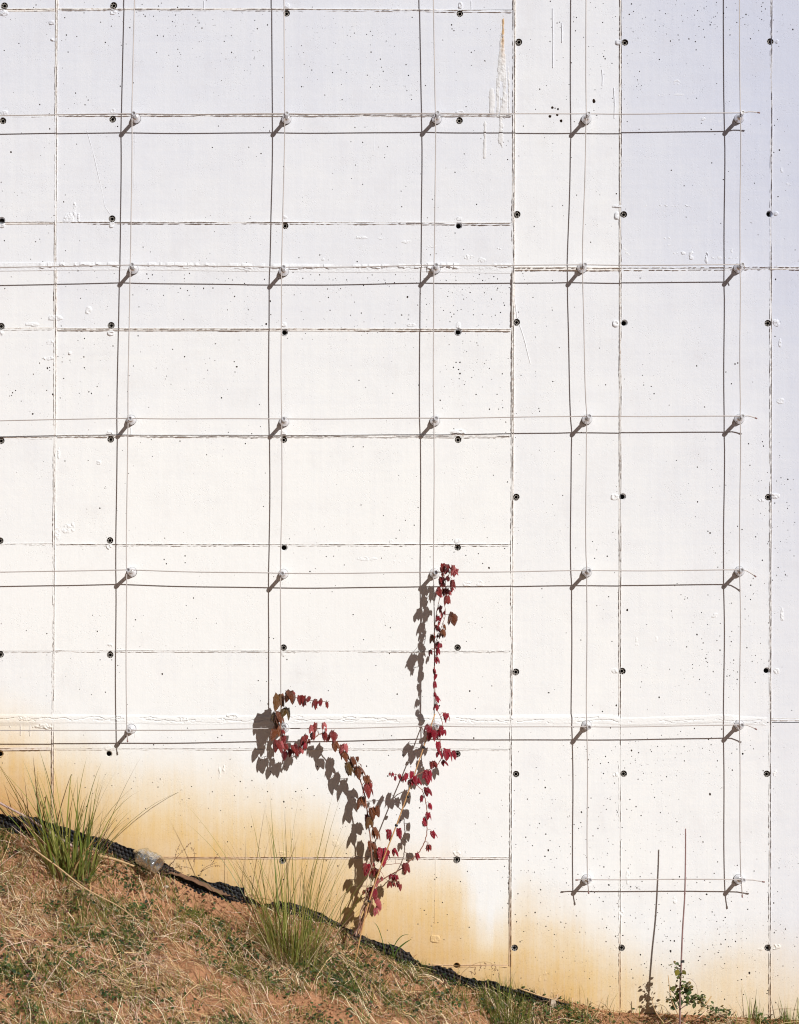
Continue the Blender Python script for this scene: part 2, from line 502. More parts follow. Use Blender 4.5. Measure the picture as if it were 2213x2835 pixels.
# ------------------------------------------------------------------ the wall
wall = thing('concrete_wall', 'white painted concrete wall with formwork joints, tie holes and orange mud stain', 'wall', (0, 0, wz(2835)))
BOT = 2990
TOP = -700
def jx(j, y):
    a, b = [(-1100, -1100), (158, 144), (1424.5, 1413), (1720, 1716), (2136, 2131.5), (3350, 3350)][j]
    return a + (b - a) * y / 2700.0
ROWS_A = [TOP, -290, 27, 321, 616, 740, 910, 1212, 1507, 1803, 1996, 2073, 2374, 2676, BOT]
ROWS_B = [TOP, -290, 27, 319, 617, 740, 912, 1208, 1508, 1803, 1996, 2074, 2374, 2674, BOT]
ROWS_R = [TOP, -230, 743, 2000, BOT]
COLS = [ROWS_A, ROWS_B, ROWS_R, ROWS_R, ROWS_R]

# tie holes: (x, y, kind) kind 0 = spoked spacer, 1 = plain open hole
HOLES = [(13, 16, 0), (9, 335, 0), (6, 610, 1), (4, 903, 0), (4, 1220, 0), (1, 1497, 0), (2, 1812, 0), (1, 2087, 1),
         (315.5, 15, 0), (312.5, 330, 0), (311, 605.5, 0), (308.6, 900.6, 0), (307, 1216.6, 0), (305, 1496.3, 0), (305.5, 1813, 0), (302.5, 2087, 1),
         (794, 37, 0), (790, 625.4, 0), (789, 920, 1), (786, 1217.4, 0), (787.5, 1516, 1), (785.5, 1793, 0), (783, 2382, 0),
         (1273.4, 38, 0), (1272.6, 334, 0), (1271, 625.4, 1), (1269.5, 919, 1), (1268.6, 1217.4, 0), (1267.4, 1515.6, 0), (1267, 1793, 0),
         (1266.6, 2087.4, 0), (1265.4, 2380, 0), (1265.4, 2674, 1),
         (1437, 116.3, 0), (1432.3, 593.3, 0), (1431, 892, 0), (1429.7, 1375.9, 0), (1429, 1860, 0), (1429, 2143, 0), (1425, 2624, 0),
         (1730.4, 118, 0), (1727.3, 594, 0), (1729, 894, 1), (1724.7, 1374.6, 1), (1723.4, 1858, 0), (1727, 2142, 0), (1721.3, 2624, 0),
         (2132.7, 115.5, 0), (2130.6, 592.4, 1), (2126, 895, 0), (2127, 1376.7, 0), (2123.2, 1856.8, 1), (2123.2, 2142.4, 0), (2125.4, 2624, 0)]
HR = 0.0185
HXZ = np.array([(wx(a), wz(b)) for a, b, k in HOLES])

# larger blow holes and drill holes seen one by one: (x, y, radius in mm)
BIG_PITS = [(1529.5, 298, 8), (1537.5, 299, 5), (1545.5, 302, 6.5), (1523.5, 322, 8), (1543, 317.5, 8), (1554, 334, 9), (1645, 279.5, 9.5),
            (1672, 156, 4), (1676, 162, 4), (785, 2435, 4.5), (1204.7, 2434.6, 5), (1004.5, 394, 3.5), (1004.5, 510, 3.5), (983, 353, 3.5), (1011, 352, 3),
            (1260, 477, 3.5), (1332, 384, 3), (2035, 1008, 4.5), (2043, 1005, 4), (2010, 1030, 4), (1803, 1070, 4), (1811, 1090, 4), (1531, 1056, 4),
            (1951, 1127, 4), (1737, 1689, 6), (1901, 1791, 4.5), (1966, 2199, 6.5), (2008, 2540, 4), (1867, 2605, 4.5), (1857, 2633, 6),
            (1938, 2648, 4), (2075, 2694, 6), (2053, 2712, 4.5), (1775, 2258, 4.5), (1672, 2400, 4), (234, 937, 4), (196, 978, 3.5),
            (1263, 1003, 4), (1274, 1003, 4.5), (1270, 1023, 4.5), (1274, 1034, 5), (1256, 1017, 4), (1219, 1108, 4), (978, 1236, 3.5), (1006, 1237, 3.5),
            (1000, 1398, 3.5), (978, 1702, 4.5), (1007, 1771, 3.5), (758, 1768, 3.5), (513, 1539, 5), (513, 1558, 3.5), (461, 1561, 3.5), (455, 1549, 3.5),
            (1301, 1913, 5), (1055, 2450, 4), (500, 798, 4), (723, 425, 4), (1251, 69, 4), (1252, 80, 3.5), (605, 349, 3), (1305, 145, 3.5)]

def pit_density(sx, sy):
    """how thickly blow holes lie, by place on the wall (photograph pixels)"""
    d = 0.07 + 0.6 * max(0, float(noise2(sx / 150.0, sy / 150.0, 4)) - 0.45)
    def g(cx, cy, rx, ry, a): return a * math.exp(-((sx - cx) / rx) ** 2 - ((sy - cy) / ry) ** 2)
    d += g(420, 45, 330, 22, 1.6) + g(700, 110, 500, 55, 0.6) + g(950, 180, 260, 70, 0.7)
    d += g(2000, 40, 230, 50, 1.5) + g(1750, 120, 260, 120, 0.4) + g(1050, 770, 320, 26, 1.6) + g(1310, 820, 120, 80, 1.4)
    d += g(1330, 1030, 110, 130, 1.0) + g(1800, 2090, 240, 75, 1.5) + g(1990, 1800, 120, 150, 0.9) + g(1750, 2500, 300, 200, 0.9)
    d += g(2000, 2650, 200, 120, 0.9) + g(200, 1050, 160, 140, 0.4) + g(420, 800, 300, 40, 0.6) + g(1060, 880, 300, 20, 0.8)
    d += g(2150, 1400, 80, 200, 0.9) + g(1620, 2300, 200, 200, 0.7) + g(700, 2300, 300, 200, 0.5) + g(900, 420, 1, 1, 0)
    return d
PITS = [(a, b, r / 1000.0) for a, b, r in BIG_PITS]
_grid = {}
def pit_ok(x, y, r):
    gx, gy = int(x // 20), int(y // 20)
    for i in (-1, 0, 1):
        for j in (-1, 0, 1):
            for (a, b, c) in _grid.get((gx + i, gy + j), ()):
                if math.hypot(a - x, b - y) < (c + r) * PX + 1.5: return False
    return True
def pit_put(p): _grid.setdefault((int(p[0] // 20), int(p[1] // 20)), []).append(p)
for p in PITS: pit_put(p)
for _ in range(60000):
    x = rnd.uniform(-160, 2500); y = rnd.uniform(-40, 2835)
    if rnd.random() > pit_density(x, y) / 3.2 * 0.75: continue
    r = 0.0015 + 0.0026 * rnd.random() ** 2.4 + (0.0018 if rnd.random() < 0.05 else 0)
    if np.min(np.hypot(HXZ[:, 0] - wx(x), HXZ[:, 1] - wz(y))) < HR + 0.004: continue
    if not pit_ok(x, y, r): continue
    p = (x, y, r); PITS.append(p); pit_put(p)
    if len(PITS) > 4000: break

def build_panel(c, r, rows, off, tone):
    y0, y1 = rows[r], rows[r + 1]
    g = 1.0
    corners = [(jx(c, y1) + g, y1 - g), (jx(c + 1, y1) - g, y1 - g), (jx(c + 1, y0) - g, y0 + g), (jx(c, y0) + g, y0 + g)]
    q = [(wx(a), wz(b)) for a, b in corners]
    V = [Vector(p) for p in q]; F = [[0, 1, 2, 3]]
    x0, x1 = min(p[0] for p in q), max(p[0] for p in q); z0, z1 = q[0][1], q[2][1]
    pits = []
    for (hx, hz) in HXZ:
        if x0 - HR < hx < x1 + HR and z0 - HR < hz < z1 + HR:
            o = len(V)
            V += [Vector((hx + HR * math.cos(2 * math.pi * k / 16), hz + HR * math.sin(2 * math.pi * k / 16))) for k in range(16)]
            F.append(list(range(o, o + 16)))
    for (a, b, rr) in PITS:
        px, pz = wx(a), wz(b); m = rr * 1.6 + 0.003
        if x0 + m < px < x1 - m and z0 + m < pz < z1 - m:
            o = len(V); k = 7; ang = rnd.random() * 6; st = rnd.uniform(0.75, 1.35)
            ring = [Vector((px + rr * rnd.uniform(0.75, 1.2) * math.cos(ang + 2 * math.pi * i / k), pz + st * rr * rnd.uniform(0.75, 1.2) * math.sin(ang + 2 * math.pi * i / k))) for i in range(k)]
            V += ring; F.append(list(range(o, o + k))); pits.append((px, pz, rr, ring))
    ov, oe, of, _, _, orig = delaunay_2d_cdt(V, [], F, 1, 1e-6)
    mb = MB(); mb.smooth = False
    vs = [(v.x, off, v.y) for v in ov]
    fs = [f for f, og in zip(of, orig) if og and all(i == 0 for i in og)]
    mb.add(vs, fs)
    # rim of the panel going back into the joint
    T = 0.06
    rim = [(p[0], off, p[1]) for p in q] + [(p[0], T, p[1]) for p in q]
    mb.add(rim, [(i, i + 4, (i + 1) % 4 + 4, (i + 1) % 4) for i in range(4)])
    nface = len(mb.f)
    for (px, pz, rr, ring) in pits:
        k = len(ring); dep = rr * rnd.uniform(1.2, 2.4)
        vv = [(p.x, off, p.y) for p in ring] + [(px + (p.x - px) * 0.62, off + dep, pz + (p.y - pz) * 0.62) for p in ring]
        ff = [(i, (i + 1) % k, k + (i + 1) % k, k + i) for i in range(k)] + [tuple(range(k, 2 * k))]
        mb.add(vv, ff)
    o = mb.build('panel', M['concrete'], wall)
    o.data.materials.append(M['pit'])
    mi = np.zeros(len(o.data.polygons), np.int32); mi[nface:] = 1
    o.data.polygons.foreach_set('material_index', mi)
    o.location.z = -wall.location.z
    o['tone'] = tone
    return o

offs = random.Random(5)
for c in range(5):
    rows = COLS[c]
    for r in range(len(rows) - 1):
        off = offs.uniform(-0.003, 0.003)
        if c == 0 and rows[r] in (2073, 2374): off = 0.006
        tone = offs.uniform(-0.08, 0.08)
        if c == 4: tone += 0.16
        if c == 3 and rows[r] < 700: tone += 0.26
        build_panel(c, r, rows, off, tone)
# the body of the wall behind the cast faces
def box(mb, x0, x1, y0, y1, z0, z1):
    mb.add([(x0, y0, z0), (x1, y0, z0), (x1, y1, z0), (x0, y1, z0), (x0, y0, z1), (x1, y0, z1), (x1, y1, z1), (x0, y1, z1)],
           [(0, 3, 2, 1), (4, 5, 6, 7), (0, 1, 5, 4), (1, 2, 6, 5), (2, 3, 7, 6), (3, 0, 4, 7)])
mb = MB(); mb.smooth = False
box(mb, wx(-1100) + 0.004, wx(3350) - 0.004, 0.045, 0.35, -0.4, wz(TOP) - 0.004)
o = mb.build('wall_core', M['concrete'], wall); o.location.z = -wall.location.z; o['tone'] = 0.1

# tie holes
def ring_mesh():
    mb = MB(); mb.smooth = False
    R = HR - 0.0005
    N = 32
    def annulus(r0, r1, y):
        vs = []
        for k in range(N):
            w = 2 * math.pi * k / N
            vs += [(r0 * math.cos(w), y, r0 * math.sin(w)), (r1 * math.cos(w), y, r1 * math.sin(w))]
        mb.add(vs, [(2 * k, 2 * k + 1, (2 * k + 3) % (2 * N), (2 * k + 2) % (2 * N)) for k in range(N)])
    annulus(0.0088, 0.0098, 0.006); annulus(R - 0.0013, R, 0.004)
    for k in range(8):
        w = 2 * math.pi * k / 8 + 0.2
        a = np.array([math.cos(w), math.sin(w)]); b = np.array([-a[1], a[0]]) * 0.0010
        q = [a * 0.0095 + b, a * (R - 0.001) + b, a * (R - 0.001) - b, a * 0.0095 - b]
        mb.add([(p[0], 0.0065, p[1]) for p in q] + [(p[0], 0.010, p[1]) for p in q],
               [(0, 1, 2, 3), (0, 4, 5, 1), (2, 6, 7, 3)])
    
    return mb.mesh('spoke_ring', M['spoke'], False)
def cup_mesh():
    mb = MB(); mb.smooth = False
    N = 16
    vs = []
    for (r, y) in ((HR, -0.0015), (HR, 0.042), (0.0, 0.042)):
        vs += [(r * math.cos(2 * math.pi * k / N), y, r * math.sin(2 * math.pi * k / N)) for k in range(N)]
    fs = [(i * N + k, i * N + (k + 1) % N, (i + 1) * N + (k + 1) % N, (i + 1) * N + k) for i in range(2) for k in range(N)]
    mb.add(vs, fs)
    return mb.mesh('tie_hole', M['hole'], False)
def open_cup_mesh():
    """an opened-out tie hole: concrete cone with a dark bore off centre"""
    mb = MB(); mb.smooth = False
    N = 16
    vs = []
    for (r, y, dx, dz) in ((HR, -0.0015, 0, 0), (0.0135, 0.012, -0.002, 0.0), (0.0125, 0.042, -0.002, 0), (0, 0.042, -0.002, 0)):
        vs += [(dx + r * math.cos(2 * math.pi * k / N), y, dz + r * math.sin(2 * math.pi * k / N)) for k in range(N)]
    fs = [(i * N + k, i * N + (k + 1) % N, (i + 1) * N + (k + 1) % N, (i + 1) * N + k) for i in range(3) for k in range(N)]
    mb.add(vs, fs)
    me = mb.mesh('tie_hole', M['concrete'], False)
    me.materials.append(M['hole'])
    for i, p in enumerate(me.polygons):
        if i >= N: p.material_index = 1
    return me
RING, CUP, OPEN = ring_mesh(), cup_mesh(), open_cup_mesh()
for (a, b, k) in HOLES:
    o = link(bpy.data.objects.new('tie_hole', OPEN if k else CUP), wall)
    o.location = (wx(a), 0, wz(b) - wall.location.z)
    o.rotation_euler.y = rnd.random() * 6.28 if not k else rnd.uniform(-0.5, 0.5)
    if not k:
        s = link(bpy.data.objects.new('spoke_ring', RING), o)
        s.rotation_euler = (rnd.uniform(-0.12, 0.12), rnd.random() * 6.28, rnd.uniform(-0.12, 0.12))

# raised seams, rough lift joints, cracks: strips of relief on the wall
def strip(name, line, width, hfun, step=0.006, across=19, mat='seam', seed=0, parent=wall, wob=0.0):
    """line: photograph pixels on the wall face; hfun(s, t, x, z) gives height in metres (t from -1 to 1)"""
    pts = [np.array((wx(a), wz(b))) for a, b in line]
    seg = [0.0]
    for i in range(1, len(pts)): seg.append(seg[-1] + float(np.hypot(*(pts[i] - pts[i - 1]))))
    Ltot = seg[-1]
    n = max(3, int(Ltot / step))
    S = np.linspace(0, Ltot, n)
    X = np.interp(S, seg, [p[0] for p in pts]); Z = np.interp(S, seg, [p[1] for p in pts])
    tx = np.gradient(X); tz = np.gradient(Z); L = np.hypot(tx, tz) + 1e-9
    nx_, nz_ = -tz / L, tx / L
    if wob:
        w = (fbm(S * 9, np.zeros(n) + seed, seed, 4) - 0.47) * 2 * wob
        X = X + nx_ * w; Z = Z + nz_ * w
    T = np.linspace(-1, 1, across)
    SS, TT = np.meshgrid(S, T, indexing='ij')
    XX = X[:, None] + nx_[:, None] * TT * width / 2; ZZ = Z[:, None] + nz_[:, None] * TT * width / 2
    H = hfun(SS, TT, XX, ZZ)
    H[:, 0] = H[:, -1] = -0.006; H[0, :] = H[-1, :] = -0.006
    for hx, hz in HXZ:
        H = np.where((XX - hx) ** 2 + (ZZ - hz) ** 2 < (HR + 0.001) ** 2, -0.05, H)
    V = np.stack([XX, -H, ZZ - (parent.location.z if parent else 0)], -1).reshape(-1, 3)
    m = across
    i = np.arange(m - 1)[None, :] + np.arange(n - 1)[:, None] * m
    q = np.stack([i, i + 1, i + m + 1, i + m], -1).reshape(-1, 4)
    o = link(bpy.data.objects.new(name, np_mesh(name, V, q, M[mat], smooth=False)), parent)
    return o

def seam_profile(seed, h=0.005, chunk=0.5, gaps=0.35, ridges=(-0.50, 0.45), rw=0.15):
    gaps = gaps - 0.10
    def f(s, t, x, z):
        H = np.full(s.shape, -0.001) + 0.0012 * (fbm(s * 60, t * 3, seed + 9, 3))
        for j, r in enumerate(ridges):
            a = fbm(s * 5, s * 0 + j * 7, seed + j * 31, 4)
            b = noise2(s * 70, s * 0 + j, seed + j * 13)
            amp = h * sstep(gaps, gaps + 0.22, a) * (1 - chunk * sstep(0.45, 0.75, b)) + h * 0.22 * noise2(s * 150, t * 4, seed + 3)
            rr = r + 0.10 * (noise2(s * 12, s * 0, seed + 77 + j) - 0.5)
            H = H + 1.38 * amp * np.clip(1 - np.abs(t - rr) / rw, 0, 1)
        return H
    return f

def rough_profile(seed, h=0.008):
    """ragged ledge: the upper pour laps over the lower one and has flaked away in places"""
    def f(s, t, x, z):
        line = 0.62 * (fbm(s * 11, s * 0, seed + 5, 4) - 0.47) * 2 + 0.22 * (noise2(s * 75, s * 0, seed + 8) - 0.5)
        gate = 0.15 + 0.85 * sstep(0.36, 0.50, fbm(s * 7, s * 0 + 3, seed + 9, 4))
        brk = sstep(0.28, 0.42, noise2(s * 55, s * 0, seed + 12))
        up = np.clip((t - line) / np.maximum(0.05, 1 - line), 0, 1)
        ledge = sstep(-0.02, 0.03, t - line) * (1 - up) ** 0.5
        second = sstep(-0.02, 0.03, t - line + 0.5) * sstep(0.55, 0.66, fbm(s * 16, t * 0.6, seed + 2, 4)) * sstep(1.0, 0.7, np.abs(t))
        H = h * gate * (ledge * (0.35 + 0.65 * brk) + 0.35 * second * (1 - ledge))
        return H + 0.0014 * (noise2(s * 130, t * 9, seed + 6) - 0.3) * sstep(1.0, 0.8, np.abs(t)) + 0.0004
    return f

def cracked_profile(seed, h=0.0042):
    """a thin skim of mortar over the pour joint, broken by jagged open cracks"""
    def f(s, t, x, z):
        skin = h * sstep(1.0, 0.35, np.abs(t + 0.25 * (fbm(s * 6, s * 0, seed, 3) - 0.47)))
        H = skin + 0.0007 * (noise2(s * 110, t * 8, seed + 6) - 0.5) * sstep(1, .6, np.abs(t))
        for j, (o, gt, fr) in enumerate(((0.0, 0.40, 10), (-0.28, 0.52, 15), (0.25, 0.55, 13))):
            line = o + 0.42 * (fbm(s * fr, s * 0, seed + 5 + j, 4) - 0.47) * 2 + 0.20 * (noise2(s * 60, s * 0, seed + 8 + j) - 0.5)
            gate = sstep(gt - 0.03, gt + 0.03, fbm(s * 9, s * 0 + 3, seed + 29 + j * 7, 4))
            gw = 0.055 + 0.07 * noise2(s * 40, s * 0, seed + 50 + j)
            H = np.where((np.abs(t - line) < gw) & (gate > 0.5), 0.0002, H)
        return H
    return f

sd = 100
JNAME = 'joint_seam'
# horizontal seams of the left-hand bays
for i, (ra, rb) in enumerate(zip(ROWS_A[1:-1], ROWS_B[1:-1])):
    if ra in (740, 1996): continue
    sd += 7
    strip(JNAME, [(-700, ra + 6), (jx(1, ra) - 4, ra)], 0.020, seam_profile(sd, 0.0045, gaps=0.40), seed=sd)
    hh = {27: 0.0060, 319: 0.0060, 617: 0.0075, 912: 0.0058, 1208: 0.0068, 1508: 0.0068, 1803: 0.0050, 2074: 0.0042, 2374: 0.0045, 2674: 0.005}.get(rb, 0.005)
    rb2 = {27: 32, 617: 621, 912: 914}.get(rb, rb + 1)
    strip(JNAME, [(jx(1, rb) + 4, rb), ((jx(1, rb) + jx(2, rb)) / 2, rb + 0.5), (jx(2, rb) - 5, rb2)], 0.020, seam_profile(sd + 3, hh, gaps=0.29), seed=sd, wob=0.0011)
# vertical seams
for j, (h, g) in enumerate([(0.0062, 0.25), (0.0070, 0.25), (0.0055, 0.30), (0.0062, 0.27)]):
    sd += 7
    strip(JNAME, [(jx(j + 1, -300), -300), (jx(j + 1, 1200), 1200), (jx(j + 1, 2830), 2830)], 0.021, seam_profile(sd, h, gaps=g), seed=sd, wob=0.0016)
# rough lift joints across the whole wall
sd += 7
strip('lift_joint', [(-700, 745), (370, 736), (720, 741), (1000, 743), (1250, 741), (1420, 741)], 0.050, rough_profile(sd, 0.0075), 0.004, 17, mat='concrete', seed=sd)
strip('lift_joint', [(1180, 741), (1300, 742), (1424, 744)], 0.060, rough_profile(sd + 2, 0.013), 0.004, 17, mat='concrete', seed=sd)
strip(JNAME, [(1424, 744), (1700, 745), (2136, 743), (3300, 748)], 0.028, seam_profile(sd + 4, 0.0072, gaps=0.24, chunk=0.75), 0.004, 21, seed=sd, wob=0.003)
sd += 7
strip('lift_joint', [(-700, 1988), (140, 1992), (500, 1995), (900, 1992), (1413, 1996)], 0.075, cracked_profile(sd, 0.0046), 0.004, 45, mat='concrete', seed=sd)
strip('lift_joint', [(1413, 1996), (1640, 1994), (1740, 1998), (2000, 1990), (2125, 1998)], 0.070, cracked_profile(sd + 1, 0.0042), 0.004, 41, mat='concrete', seed=sd)
strip(JNAME, [(2135, 1991), (2300, 1993), (3300, 1993)], 0.022, seam_profile(sd + 3, 0.0055, gaps=0.3, chunk=0.8), 0.004, 21, seed=sd, wob=0.002)
# thick edge of the J2 seam below the upper lift joint
strip(JNAME, [(1418, 752), (1417, 830), (1416, 905)], 0.018, seam_profile(333, 0.012, gaps=0.1, chunk=0.3, ridges=(0.2,), rw=0.5), 0.004, 9, seed=5, wob=0.001)

def thin(seed, h):
    h = h * 0.75
    return lambda s, t, x, z: h * np.clip(1 - np.abs(t) / 0.7, 0, 1) * (0.25 + 0.75 * sstep(0.33, 0.6, fbm(s * 9, s * 0, seed, 4)))
FINE = [([(1985, 750), (1984, 1500), (1980, 2250), (1979, 2790)], 0.006, 0.0022),
        ([(2046, 930), (2046, 1500), (2047, 2250), (2047, 2600)], 0.004, 0.0010),
        ([(378, 10), (376, 300), (371, 520)], 0.004, 0.0010),
        ([(363, 1180), (362, 1700), (362, 2290)], 0.004, 0.0010),
        ([(783, 2130), (783, 2370), (784, 2430)], 0.004, 0.0010), ([(1206, 2180), (1206, 2430), (1205, 2560)], 0.004, 0.0010),
        ([(1626, 2440), (1626, 2520), (1630, 2590)], 0.004, 0.0010)]
for ln, w, h in FINE:
    sd += 3
    strip('surface_line', ln, w, thin(sd, h), 0.008, 5, mat='concrete', seed=sd, wob=0.0006)
CRACKS = [[(240, 360), (258, 420), (272, 480), (283, 530), (290, 570), (306, 595)],
          [(1724, 57), (1810, 60), (1813, 100), (1830, 145), (1862, 205), (1880, 240)],
          [(1740, 108), (1812, 104)], [(1745, 128), (1780, 130), (1822, 126)],
          [(872, 1500), (895, 1600), (945, 1665), (965, 1730), (972, 1790), (978, 1850), (985, 1980)],
          [(1424, 820), (1432, 880), (1455, 950), (1470, 1010)], [(1838, 670), (1900, 660), (1960, 652)],
          [(1825, 262), (1850, 265), (1885, 270)], [(1825, 420), (1845, 455), (1857, 480)],
          [(785, 1230), (800, 1285), (825, 1305)], [(880, 1380), (872, 1450), (880, 1498)],
          [(1832, 2155), (1834, 2148)], [(2058, 151), (2100, 153), (2135, 158)], [(2115, 145), (2136, 147)],
          [(1575, 2560), (1580, 2600), (1577, 2640), (1590, 2670), (1610, 2700), (1618, 2740)],
          [(1950, 2638), (1968, 2660), (1972, 2720)], [(2060, 2698), (2102, 2699)], [(1832, 1600), (1834, 1648)], [(1424, 2100), (1437, 2160), (1455, 2250)],
          [(2090, 28), (2125, 36)], [(1432, 2120), (1450, 2200), (1468, 2255)]]
for ln in CRACKS:
    sd += 3
    strip('hairline_crack', ln, 0.007, thin(sd, 0.0022), 0.005, 5, mat='concrete', seed=sd, wob=0.003)

def blob(name, sx, sy, rx, ry, h, seed, mat='concrete', freq=90, thr=0.35):
    """a small rough patch of mortar; rx, ry in photograph pixels"""
    nx = max(7, int(rx * 2 / PX / 0.0035)); nz = max(7, int(ry * 2 / PX / 0.0035))
    a = np.linspace(-1, 1, nx); b = np.linspace(-1, 1, nz)
    A, B = np.meshgrid(a, b, indexing='ij')
    X = wx(sx) + A * rx / PX; Z = wz(sy) + B * ry / PX
    env = 1 - (A ** 2 + B ** 2) ** 0.5 + 0.9 * (fbm(X * 45, Z * 45, seed, 3) - 0.5)
    nn = fbm(X * freq, Z * freq, seed + 5, 4)
    H = h * sstep(0.0, 0.35, env) * (0.3 + 0.9 * sstep(thr, thr + 0.2, nn)) - 0.004 * sstep(0.1, -0.15, env)
    H[0, :] = H[-1, :] = -0.006; H[:, 0] = H[:, -1] = -0.006
    for hx, hz in HXZ:
        H = np.where((X - hx) ** 2 + (Z - hz) ** 2 < (HR + 0.0005) ** 2, -0.05, H)
    V = np.stack([X, -H - 0.0005, Z - wall.location.z], -1).reshape(-1, 3)
    i = np.arange(nz - 1)[None, :] + np.arange(nx - 1)[:, None] * nz
    q = np.stack([i, i + nz, i + nz + 1, i + 1], -1).reshape(-1, 4)
    return link(bpy.data.objects.new(name, np_mesh(name, V, q, M[mat], smooth=False)), wall)
BLOBS = [(11, 36, 14, 11, .010), (315, 34, 11, 9, .009), (12, 312, 12, 8, .006), (312, 308, 10, 8, .006), (309, 623, 11, 10, .012), (4, 622, 10, 9, .010),
         (306, 922, 10, 8, .010), (4, 922, 9, 8, .008), (304, 1200, 11, 8, .009), (302, 1514, 10, 9, .012), (304, 1788, 9, 8, .008), (300, 2070, 14, 9, .007),
         (794, 16, 9, 8, .007), (788, 602, 9, 7, .006), (787, 898, 9, 8, .007), (786, 1198, 9, 7, .006), (784, 1812, 9, 7, .006), (782, 2362, 10, 8, .006),
         (1275, 14, 6, 10, .008), (1272, 312, 14, 7, .007), (1272, 605, 9, 7, .006), (1270, 900, 8, 10, .007), (1268, 1197, 22, 9, .009), (1267, 1497, 12, 8, .007), (1265, 2362, 12, 9, .007),
         (1712, 118, 9, 9, .008), (1708, 596, 8, 12, .008), (1706, 896, 10, 11, .009), (1704, 1377, 12, 9, .007), (1704, 1858, 11, 7, .007), (1704, 2146, 10, 11, .010), (1702, 2625, 9, 8, .007),
         (2151, 115, 9, 7, .008), (2149, 591, 8, 7, .010), (2149, 893, 12, 11, .008), (2148, 1374, 14, 8, .009), (2108, 1385, 10, 6, .007), (2150, 1858, 9, 9, .006), (2147, 2141, 12, 12, .008), (2149, 2620, 14, 9, .010), (2105, 2628, 11, 6, .008),
         (1945, 328, 16, 10, .008), (1990, 337, 40, 5, .004), (1830, 264, 12, 5, .006), (1875, 228, 14, 9, .006), (1880, 262, 20, 5, .005),
         (1715, 571, 20, 4, .005), (1785, 570, 10, 4, .005), (1832, 570, 22, 5, .007), (1865, 571, 12, 4, .005), (1907, 568, 11, 5, .008), (1765, 535, 12, 4, .004),
         (1730, 690, 14, 6, .005), (1737, 705, 14, 9, .005), (1885, 702, 22, 7, .009), (1914, 708, 8, 16, .010), (1956, 712, 5, 22, .012), (1935, 712, 22, 15, .0035), (2000, 714, 60, 5, .006), (2026, 695, 4, 14, .006),
         (1850, 660, 16, 5, .006), (1850, 679, 22, 3, .005),
         (1005, 657, 26, 6, .006), (1060, 660, 18, 4, .004), (1125, 670, 18, 6, .005), (1196, 682, 20, 5, .005), (1298, 712, 16, 10, .007), (1335, 722, 14, 10, .006), (1385, 688, 14, 4, .006), (898, 722, 10, 12, .006), (1140, 900, 14, 6, .005),
         (143, 62, 9, 7, .007), (150, 110, 12, 5, .008), (190, 605, 16, 16, .006), (207, 580, 5, 22, .006), (218, 600, 4, 14, .006), (105, 610, 8, 8, .005), (155, 880, 22, 8, .006), (138, 948, 12, 8, .006), (135, 992, 16, 6, .007), (194, 978, 5, 6, .007), (245, 858, 10, 12, .005), (90, 898, 20, 7, .005),
         (185, 1465, 14, 16, .005), (202, 1460, 6, 20, .006), (274, 1280, 10, 8, .006), (163, 1255, 5, 18, .006), (160, 1480, 8, 22, .006),
         (608, 2135, 6, 24, .006), (620, 2130, 5, 14, .006), (1293, 1615, 16, 14, .007), (1330, 1615, 14, 10, .006), (1015, 1547, 40, 7, .005), (1110, 1555, 22, 6, .005),
         (1738, 2430, 6, 20, .006), (1868, 2492, 8, 18, .007), (1718, 2535, 10, 24, .006), (1980, 1704, 14, 9, .007), (1764, 1775, 6, 20, .004), (1818, 1770, 6, 12, .004), (2166, 1700, 6, 18, .005),
         (1510, 2700, 9, 20, .006), (1540, 2745, 16, 12, .006), (1495, 2712, 6, 12, .006), (1700, 2740, 8, 16, .005), (2080, 2705, 14, 8, .006), (2160, 950, 5, 14, .005), (2160, 1110, 12, 9, .004), (2165, 470, 5, 12, .005), (2184, 510, 10, 6, .004),
         (1586, 2700, 10, 24, .004), (860, 2520, 12, 9, .004), (1205, 2600, 14, 12, .005), (930, 2335, 10, 12, .004), (1085, 1500, 10, 8, .004),
         (645, 1983, 22, 8, .012), (505, 1990, 20, 8, .010), (120, 2010, 30, 10, .010), (70, 1990, 26, 8, .010)]
for i, (a, b, rx, ry, h) in enumerate(BLOBS):
    blob('mortar_patch', a, b, rx * 1.05, ry * 1.05, h * 0.52, 40 + i)
# drips below the lower lift joint
for i in range(46):
    a = rnd.uniform(20, 1400); b = 1996 + rnd.uniform(0, 10); L = rnd.uniform(10, 42)
    strip('mortar_drip', [(a, b), (a + rnd.uniform(-2, 2), b + L * 0.6), (a + rnd.uniform(-3, 3), b + L)], 0.008, thin(500 + i, rnd.uniform(0.003, 0.006)), 0.004, 5, seed=i, wob=0.002)
# long thin drip runs in the upper bays
for i, (a, b, c) in enumerate([(900, 60, 102), (1305, 0, 145), (1252, 40, 90), (1188, 150, 262), (1238, 110, 240), (1035, 235, 420), (1530, 20, 190), (1555, 60, 120), (1780, 60, 180), (1850, 20, 110),
                               (1667, 190, 240), (1700, 240, 330), (2110, 60, 160), (2030, 280, 440), (565, 0, 130), (720, 70, 260), (300, 40, 105), (535, 140, 210), (515, 205, 268), (770, 30, 250), (1325, 120, 230),
                               (1265, 1250, 1340), (1290, 1290, 1330), (1262, 1360, 1400), (1272, 1340, 1375), (305, 2110, 2160), (600, 2160, 2240), (775, 1520, 1570)]):
    strip('drip_run', [(a, b), (a + 2, (b + c) / 2), (a + 1, c)], 0.006, thin(700 + i, 0.0020), 0.006, 5, mat='concrete', seed=i, wob=0.001)

